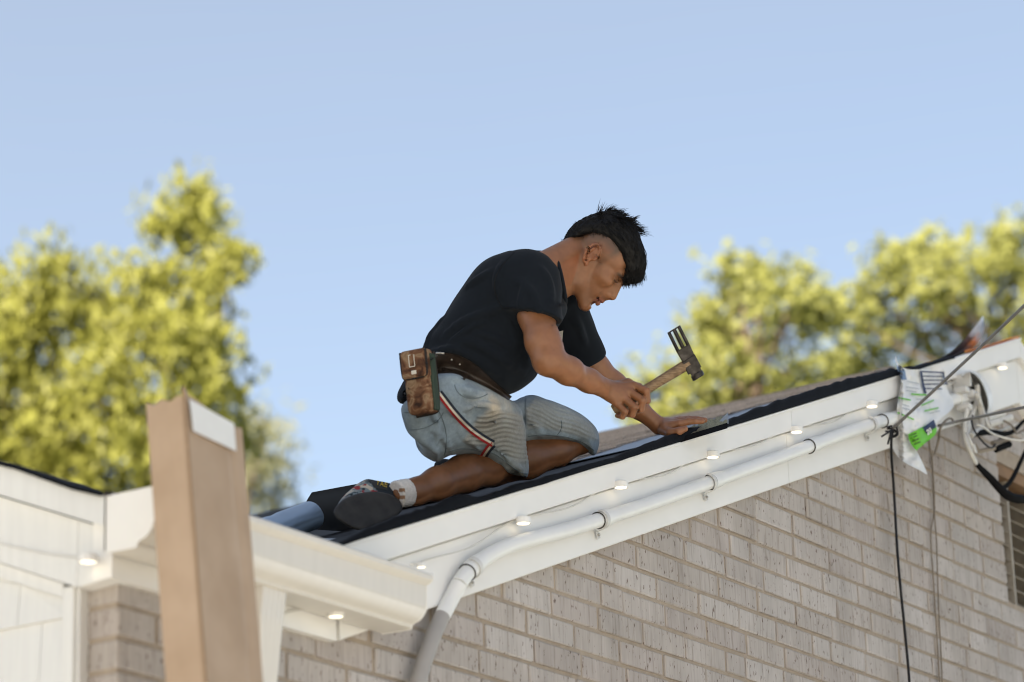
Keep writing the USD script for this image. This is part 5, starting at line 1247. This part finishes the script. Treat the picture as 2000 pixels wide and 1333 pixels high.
solo('side_wire', tube(curve([lw0 + (0, .6, .25), lw0, lw1, lw2], 20), .0014, 6), 'white_cable', 'thin wire running to the light on the left gable frieze', 'wire', smooth=True)
gw = [onY(545, 1203, YZ - .010), onY(600, 1190, YZ - .012), onY(640, 1192, YZ - .03)]
solo('gutter_wire', tube(curve(gw, 16), .0022, 6), 'white_cable', 'pale wire feeding the light under the gutter', 'wire', smooth=True)

# ------------------------------------------------------------------ tall cardboard carton
mat('cardboard', {'g': ('texture_coordinate', {}), 'mp': ('mapping', {'scale': (1, 1, 1)}), 'n': ('noise_texture', {'scale': 7.0, 'detail': 5.0}), 'n2': ('noise_texture', {'scale': 160.0, 'detail': 3.0}),
    'r': ('rgb_ramp', {'ramp': [(0.3, (.41, .295, .205)), (0.7, (.49, .365, .265))]}), 'b': ('bump', {'strength': .25, 'distance': .001}), 'p': ('principled_bsdf', {'roughness': .85, 'specular_ior_level': .25})},
    [('g.object', 'n.vector'), ('n.fac', 'r.fac'), ('r.color', 'p.base_color'), ('g.object', 'n2.vector'), ('n2.fac', 'b.height'), ('b.normal', 'p.normal')])
simple('card_core', (.30, .20, .12), .9, .3, 200)
Bt, Bb = at(359, 768, 6.55), at(402, 1333, 6.31)
axd = (Bt - Bb) / np.linalg.norm(Bt - Bb); foot = Bb - axd * (Bb[2] / axd[2]); LEN = np.linalg.norm(Bt - foot)
az = YAW - math.radians(20.0); u1 = np.array([math.cos(az), math.sin(az), 0]); u1 -= axd * (u1 @ axd); u1 /= np.linalg.norm(u1); u2 = np.cross(axd, u1); u2 = u2 if u2 @ RIGHT < 0 else -u2
W1, W2 = .285, .084
ct = thing('cardboard_carton', 'tall brown cardboard carton standing open-topped in front of the gutter', 'carton', foot)
def wallsheet(o, d, w, nrm, top_fn, nu=26, nv=90, seed=0, crease=None):
    P = np.zeros((nv, nu, 3))
    for j, s in enumerate(np.linspace(0, 1, nu)):
        Lt = LEN + top_fn(s)
        for i, t in enumerate(np.r_[0, np.linspace(.55, 1, nv - 1)]):
            b = .0035 * vnoise([[s * 2.5, t * 14, seed]])[0] * 2 * math.sin(math.pi * s) + .0012 * vnoise([[s * 8, t * 40, seed]])[0]
            if crease: b -= .006 * math.exp(-((s - crease - .02 * math.sin(t * 30)) / .035) ** 2) * (t > .6)
            P[i, j] = o + d * (w * s) + axd * (Lt * t) + nrm * b
    return grid(P, .004, nrm)
n1 = np.cross(u1, axd); n1 = n1 if n1 @ RIGHT > 0 else -n1      # outward of the wide right face
n2 = -u1 * 1.0                                                   # outward of the narrow left face
part(ct, 'wide_panel', wallsheet(foot, u1, W1, n1, lambda s: .004 * math.sin(s * 9) + (.012 if s < .05 else 0) + .010 * max(0, s - .92) / .08, seed=1, crease=.80), 'cardboard', 50)
part(ct, 'narrow_panel', wallsheet(foot + u2 * .001 - n1 * .004, u2, W2, n2, lambda s: -.006 + .004 * math.sin(s * 14), 14, seed=2), 'cardboard', 50)
part(ct, 'wide_panel', wallsheet(foot + u2 * W2, u1, W1, -n1, lambda s: -.01, 12, 30, 3), 'cardboard', 50)
part(ct, 'narrow_panel', wallsheet(foot + u1 * W1, u2, W2, u1, lambda s: -.008, 8, 30, 4), 'cardboard', 50)
lab = []
for s0, t0 in ((.04, -.012), (.80, .002), (.80, -.062), (.06, -.082)): lab.append(foot + u1 * W1 * s0 + axd * (LEN + t0) + n1 * .0075)
lab = np.array(lab); lab = np.array([[lab[0] * (1 - t) + lab[1] * t for t in np.linspace(0, 1, 5)], [lab[3] * (1 - t) + lab[2] * t for t in np.linspace(0, 1, 5)]])
part(ct, 'blank_label', grid(lab, .001, n1), 'paper_white')
part(ct, 'torn_edge', tube(np.array([foot + axd * (LEN * t) + n1 * .001 + n2 * .001 + (n1 + n2) * .0015 * vnoise([[t * 60, 1, 2]])[0] for t in np.linspace(.55, 1.004, 80)]), .0028, 6), 'card_core', True)

# ------------------------------------------------------------------ torn bag caught on the conduit
mat('bag_plastic', {'g': ('geometry', {}), 'n': ('noise_texture', {'scale': 14.0, 'detail': 4.0}), 'r': ('rgb_ramp', {'ramp': [(0.3, (.80, .81, .82)), (0.7, (.87, .875, .88))]}), 'b': ('bump', {'strength': .5, 'distance': .006}),
    'p': ('principled_bsdf', {'roughness': .38}), 't': ('translucent_bsdf', {'color': (.7, .72, .74)}), 'm': ('mix_closure', {'fac': .10})}, [('g.position', 'n.vector'), ('n.fac', 'r.fac'), ('r.color', 'p.base_color'), ('n.fac', 'b.height'), ('b.normal', 'p.normal'), ('p.BSDF', 'm.closure1'), ('t.BSDF', 'm.closure2')], surface='m.closure')
for nm_, c in (('bag_green', (.14, .50, .03)), ('bag_navy', (.02, .035, .09)), ('bag_grey', (.42, .45, .48)), ('bag_blue', (.16, .24, .38)), ('bag_black', (.02, .03, .02))): simple(nm_, c, .4, .08)
def bag_y(px, py):
    u = (px - 1800) / 60; v = (py - 780) / 70
    return YF - .045 - .018 * math.sin(u * 2.1 + v * .8) - .012 * math.sin(v * 3.1 - u) - .030 * vnoise([[px / 26, py / 30, 2]])[0] - .012 * vnoise([[px / 9, py / 40, 7]])[0] + .02 * (px < 1760)
def bag_sheet(left, right, n, m, lift, thick, mtl, nm_, parent):
    a, b = curve(np.array(left, float), n), curve(np.array(right, float), n); P = np.zeros((n, m, 3))
    for i in range(n):
        for j, t in enumerate(np.linspace(0, 1, m)):
            q = a[i] * (1 - t) + b[i] * t; P[i, j] = onY(q[0], q[1], bag_y(*q) - lift)
    return part(parent, nm_, grid(P, thick, (0, -1.0, 0)), mtl, True)
bag = thing('torn_bag', 'torn white plastic bag with green print caught on the conduit below the rake', 'bag', onY(1800, 790, YF))
upper_bag = bag_sheet([(1749, 697), (1753, 715), (1760, 738), (1756, 770), (1752, 805), (1756, 835), (1776, 852), (1792, 872)], [(1750, 696), (1792, 722), (1846, 727), (1849, 757), (1863, 791), (1838, 818), (1815, 848), (1796, 874)], 60, 26, 0, .001, 'bag_plastic', 'sheet', bag)
bag_sheet([(1742, 836), (1741, 862), (1752, 890), (1775, 908), (1808, 926)], [(1760, 836), (1776, 852), (1790, 880), (1800, 900), (1811, 927)], 34, 12, -.012, .001, 'bag_plastic', 'tail', bag)
bag_sheet([(1774, 849), (1779, 866), (1790, 880)], [(1818, 826), (1829, 836), (1812, 862)], 14, 12, .004, .0008, 'bag_green', 'green_print', bag)
bag_sheet([(1802, 836), (1810, 848)], [(1824, 820), (1829, 834)], 8, 8, .0055, .0006, 'bag_navy', 'navy_print', bag)
for a, b, w, mt_ in (((1755, 777), (1779, 782), 1.3, 'bag_green'), ((1780, 770), (1810, 772), 1.5, 'bag_green'), ((1753, 806), (1785, 820), 1.3, 'bag_green'), ((1800, 792), (1824, 782), 1.3, 'bag_green'), ((1806, 803), (1833, 797), 1.3, 'bag_green'),
                     ((1800, 726), (1842, 728), 1.2, 'bag_navy'), ((1801, 735), (1844, 736), 1.0, 'bag_navy'), ((1803, 743), (1846, 743), 1.0, 'bag_navy'), ((1804, 751), (1848, 750), 1.0, 'bag_navy'), ((1806, 759), (1840, 760), 1.0, 'bag_navy'),
                     ((1762, 790), (1776, 794), .8, 'bag_grey'), ((1762, 797), (1778, 801), .8, 'bag_grey'), ((1790, 780), (1812, 781), .8, 'bag_grey'), ((1788, 788), (1804, 788), .8, 'bag_grey'), ((1772, 745), (1796, 750), .8, 'bag_grey'), ((1770, 756), (1796, 760), .8, 'bag_grey'), ((1770, 763), (1790, 766), .8, 'bag_grey'), ((1815, 808), (1836, 803), .8, 'bag_grey'),
                     ((1776, 852), (1790, 846), .9, 'bag_black'), ((1778, 857), (1792, 851), .9, 'bag_black'), ((1781, 863), (1795, 857), .9, 'bag_black'), ((1785, 869), (1798, 863), .9, 'bag_black')):
    bag_sheet([(a[0], a[1] - w), (b[0], b[1] - w)], [(a[0], a[1] + w), (b[0], b[1] + w)], 12, 2, .006, .0005, mt_, 'print_line', bag)
bag_sheet([(1797, 725), (1800, 745), (1806, 770)], [(1801, 725), (1804, 745), (1810, 768)], 12, 3, .0062, .0005, 'bag_navy', 'print_bar', bag)
bag_sheet([(1840, 727), (1844, 742), (1849, 752)], [(1844, 727), (1847, 742), (1852, 752)], 10, 3, .0062, .0005, 'bag_navy', 'print_bar', bag)
bag_sheet([(1752, 716), (1756, 732), (1762, 742)], [(1767, 722), (1769, 732), (1771, 742)], 10, 5, .004, .0005, 'bag_blue', 'print_patch', bag)
tm = meshkit.text_mesh('20', .017, .001, True); tv = tm.vertices - tm.vertices.mean(0); c0 = onY(1815, 842, bag_y(1815, 842) - .011)
ex = onY(1829, 832, bag_y(1829, 832) - .011) - c0; ex /= np.linalg.norm(ex); ey = np.cross(np.array([0, -1.0, 0]), ex); ey /= np.linalg.norm(ey)
tm.vertices = c0 + tv[:, :1] * ex + tv[:, 1:2] * ey + tv[:, 2:] * np.array([0, -1.0, 0]); part(bag, 'numerals', tm, 'paper_white')

# ------------------------------------------------------------------ overhead lines, hood and splices near the ridge
def wire(name, pts, r_, mtl, label, catg, n=60, sides=10): return solo(name, tube(curve(np.array(pts), n), r_, sides), mtl, label, catg, smooth=True)
kn = onY(1743, 838, YZ - .075)
wire('service_line', [kn, at(1880, 711, 9.75), at(2005, 593, 9.35), at(2300, 300, 8.6)], .0052, 'grey_cable', 'grey overhead line rising from the knot to the right edge of the photo', 'cable')
kb = [kn, onY(1741, 862, YZ - .07), onY(1744, 930, YW - .05), onY(1753, 1080, YW - .045), onY(1766, 1220, YW - .045), onY(1777, 1345, YW - .045)]
bw = curve(np.array(kb), 60); bw = np.vstack([bw, [[bw[-1][0] + .01, bw[-1][1], .3]]])
solo('drop_cable', tube(bw, .0045, 10), 'black_cable', 'black cable hanging straight down the brick from the knot', 'cable', smooth=True)
k_ = []
for i in range(7):
    c = kn + rng.normal(0, .008, 3); d = rng.normal(0, 1, 3); d /= np.linalg.norm(d); k_.append(tube(curve([c - d * .02, c + rng.normal(0, .006, 3), c + d * .02], 8), .003, 6))
k_.append(tube(curve([kn, onY(1730, 848, YZ - .08), onY(1722, 853, YZ - .075)], 8), .003, 6)); k_.append(tube(curve([kn, onY(1737, 856, YZ - .08), onY(1734, 868, YZ - .075)], 8), .0034, 6))
solo('cable_knot', cat_(*k_), 'black_cable', 'twisted black wire knot where the overhead line meets the drop cable', 'knot', smooth=True)
wire('lower_line', [onY(1833, 832, YZ - .05), onY(1860, 826, YZ - .07), at(1930, 811, 10.2), at(2005, 795, 10.0), at(2300, 735, 9.0)], .0052, 'grey_cable', 'lower grey line running flat across the curled cables to the right edge', 'cable')
lp0 = [onY(1862, 826, YZ - .06), onY(1845, 824, YZ - .07), onY(1836, 838, YZ - .07), onY(1832, 865, YW - .05), onY(1821, 890, YW - .04), onY(1815, 868, YW - .045), onY(1818, 842, YZ - .05)]
wire('wire_loop', lp0, .0042, 'old_wire', 'brown wire loop dangling beside the torn bag', 'wire')
for (nm_, o, lb) in (('thin_wire', 0, 'left one of two thin brown wires running down the brick'), ('thin_wire', 1, 'right one of two thin brown wires running down the brick')):
    q = [(1819, 888), (1822, 935), (1824, 985), (1824, 1005), ((1819, 1031) if not o else (1826, 1030))] + ([(1820, 1090), (1826, 1180), (1831, 1260), (1836, 1345)] if not o else [(1829, 1090), (1832, 1180), (1836, 1260), (1839, 1345)])
    w_ = curve(np.array([onY(x + o * 1.2, y, YW - .010 - .004 * o) for x, y in q]), 60); w_ = np.vstack([w_, [[w_[-1][0], w_[-1][1], .3]]]); solo(nm_, tube(w_, .0026, 7), 'old_wire', lb, 'wire', smooth=True)
# cable hood: open dark end, curled white cover, clamps
hood = thing('cable_hood', 'curled white cable hood at the top end of the conduit', 'cable hood', onY(1900, 775, YZ))
P = np.zeros((26, 6, 3))
arc = curve(np.array([(1878, 735), (1897, 727), (1912, 738), (1924, 760), (1931, 785), (1930, 803), (1922, 815)], float), 26)
for i, (x, y) in enumerate(arc):
    for j, s in enumerate(np.linspace(0, 1, 6)): P[i, j] = onY(x + 9 * s * math.sin(i / 9), y - 3 * s, YZ - .085 + .08 * s)
part(hood, 'curled_cover', grid(P, .003), 'white_conduit', True)
q0, q1 = onY(1876, 735, YZ - .03), onY(1916, 790, YZ - .03)
part(hood, 'dark_mouth', box(q0[0], q1[0] + .02, YZ - .010, YZ - .004, q1[2] + .0, q0[2]), 'dark_gap')
part(hood, 'side_plate', box(q0[0] - .012, q0[0] - .001, YZ - .07, YZ - .003, q1[2] + .02, q0[2] + .003), 'strap_grey')
for x, y, s in ((1878, 763, 1), (1893, 772, 1.2), (1884, 796, 1)):
    m = bevel_box(.030 * s, .05, .022 * s, .004); m.apply_translation(onY(x, y, YZ - .05)); part(hood, 'clamp', m, 'strap_grey')
part(hood, 'coupling', tube(np.array([onY(1868, 781, YC), onY(1880, 777, YC), onY(1894, 772, YC)]), RC * 1.2, 18), 'white_conduit', 45)
wc = [[(1908, 752), (1909, 775), (1900, 806), (1891, 838), (1890, 865), (1898, 890), (1905, 903)], [(1908, 770), (1916, 800), (1919, 825), (1911, 842), (1897, 852)], [(1890, 800), (1884, 830), (1886, 858), (1893, 878), (1900, 893), (1906, 905)]]
for i, q in enumerate(wc):
    wire('service_cable', [onY(x, y, YZ - .065 - .02 * i + .01 * math.sin(k * 1.3)) for k, (x, y) in enumerate(q)], .0095 if i < 2 else .0075, 'white_cable',
         ['thick white cable curving down from the curled hood mouth', 'short white cable bending back under the curled hood', 'outer white cable looping down to the black splice'][i], 'cable')
bs = [[(1897, 851, .010), (1915, 846, .013), (1940, 845, .0135), (1962, 848, .012), (1980, 842, .010), (1996, 826, .008), (2010, 818, .008)], [(1904, 902, .010), (1918, 918, .015), (1935, 935, .018), (1950, 952, .020), (1968, 968, .021), (1990, 975, .018), (2020, 980, .016)], [(1955, 955, .011), (1970, 945, .010), (1985, 920, .009), (2000, 888, .009), (2030, 840, .009)]]
for i, q in enumerate(bs):
    P = curve(np.array([onY(x, y, YZ - .09 - .01 * k) for k, (x, y, _) in enumerate(q)]), 40); rr = .8 * np.interp(np.linspace(0, 1, 40), np.linspace(0, 1, len(q)), [w[2] for w in q]) * (1 + .12 * vnoise(P, 60, 3))
    solo('taped_splice', tube(P, rr, 12), 'black_tape', ['ragged taped splice level with the lower line', 'thick black taped splice hanging down to the gable vent', 'black cable rising to the right from the thick splice'][i], 'splice', smooth=True)
for x0, y0, x1, y1, r_, mt_, lb in ((1930, 830, 1974, 816, .0125, 'white_cable', 'white cable stub above the ragged taped splice'), (1938, 866, 1976, 857, .008, 'old_wire', 'brownish connector stub below the ragged splice'), (1945, 879, 1972, 868, .011, 'black_tape', 'black connector stub below the brownish one'), (1931, 818, 1962, 808, .007, 'strap_grey', 'thin grey bar behind the white cable stub')):
    solo('cable_stub', tube(np.array([onY(x0, y0, YZ - .10), onY((x0 + x1) / 2, (y0 + y1) / 2 - .5, YZ - .11), onY(x1, y1, YZ - .12)]), r_, 12), mt_, lb, 'cable end', smooth=45)
br_ = [onY(1903, 868, YZ - .05), onY(1912, 882, YZ - .055), onY(1945, 875, YZ - .10), onY(1972, 866, YZ - .11)]
solo('angle_bracket', tube(np.array(br_), .008, 4), 'louver_metal', 'grey angle bracket below the curled cables', 'bracket')

tw = [([(1912, 782), (1922, 806), (1930, 830), (1946, 842), (1968, 836), (1990, 828)], .0042, 'white_cable', 'thin white strand wound above the ragged splice'), ([(1900, 812), (1906, 846), (1922, 866), (1948, 862), (1970, 850)], .0034, 'black_cable', 'thin black strand crossing the white cables under the hood'),
      ([(1888, 846), (1900, 872), (1906, 884), (1902, 868)], .0040, 'strap_grey', 'grey strand tucked beside the angle bracket'), ([(1960, 822), (1976, 832), (1984, 846), (2004, 838)], .0040, 'old_wire', 'brown strand twisted at the far right end of the ragged splice'),
      ([(1908, 830), (1926, 838), (1950, 852), (1972, 858), (1996, 846)], .0038, 'white_cable', 'thin white strand looping below the ragged splice')]
for i, (q, r_, mt_, lb) in enumerate(tw): wire('cable_strand', [onY(x, y, YZ - .10 - .012 * i + .012 * math.sin(2.1 * k + i)) for k, (x, y) in enumerate(q)], r_, mt_, lb, 'cable')
# ------------------------------------------------------------------ curled strip and orange edge near the ridge
mat('curl_film', {'a': ('attribute', {'attribute': 'tone'}), 'p': ('principled_bsdf', {'roughness': .35}), 't': ('translucent_bsdf', {}), 'm': ('mix_closure', {'fac': .35})}, [('a.color', 'p.base_color'), ('a.color', 't.color'), ('p.BSDF', 'm.closure1'), ('t.BSDF', 'm.closure2')], surface='m.closure')
a = curve(np.array([(1836, 700), (1862, 684), (1885, 661), (1903, 640), (1920, 617)], float), 30); b = curve(np.array([(1846, 704), (1876, 694), (1900, 680), (1916, 660), (1923, 630)], float), 30); P = np.zeros((30, 8, 3)); C_ = np.zeros((30, 8, 3))
for i in range(30):
    for j, s in enumerate(np.linspace(0, 1, 8)):
        q = a[i] * (1 - s) + b[i] * s; P[i, j] = onY(q[0], q[1], YF + .06 + .03 * math.sin(s * 2.6)); t = i / 29 + .10 * (rng.random() - .5)
        C_[i, j] = np.array([[np.interp(t, [0, .45, .6, .72, 1], c)] for c in ((.012, .03, .10, .55, .62), (.010, .015, .04, .52, .66), (.010, .012, .03, .55, .74))]).ravel() if s < .55 else np.array([np.interp(t, [0, .4, .6, .75, 1], c) for c in ((.012, .05, .75, .60, .62), (.010, .02, .20, .60, .66), (.010, .01, .02, .62, .74))])
g_ = grid(P); cf = part('/World', 'curled_strip', g_, 'curl_film', True, col=C_.reshape(-1, 3)); meta(stage.GetPrimAtPath(cf), 'curled underlay strip fading from black through orange to clear film near the ridge', 'underlay')
simple('orange_film', (.75, .24, .02), .4, .2, 30)
P = np.array([[onY(x, y + d, YF + .02 + .004 * d) for d in (0, 2, 4)] for x, y in curve(np.array([(1884, 685), (1900, 681), (1930, 674), (1960, 664), (1990, 656)], float), 20)])
solo('orange_edge', grid(P, .003), 'orange_film', 'thin orange plastic edge along the top of the rake near the ridge', 'plastic edge', smooth=True)
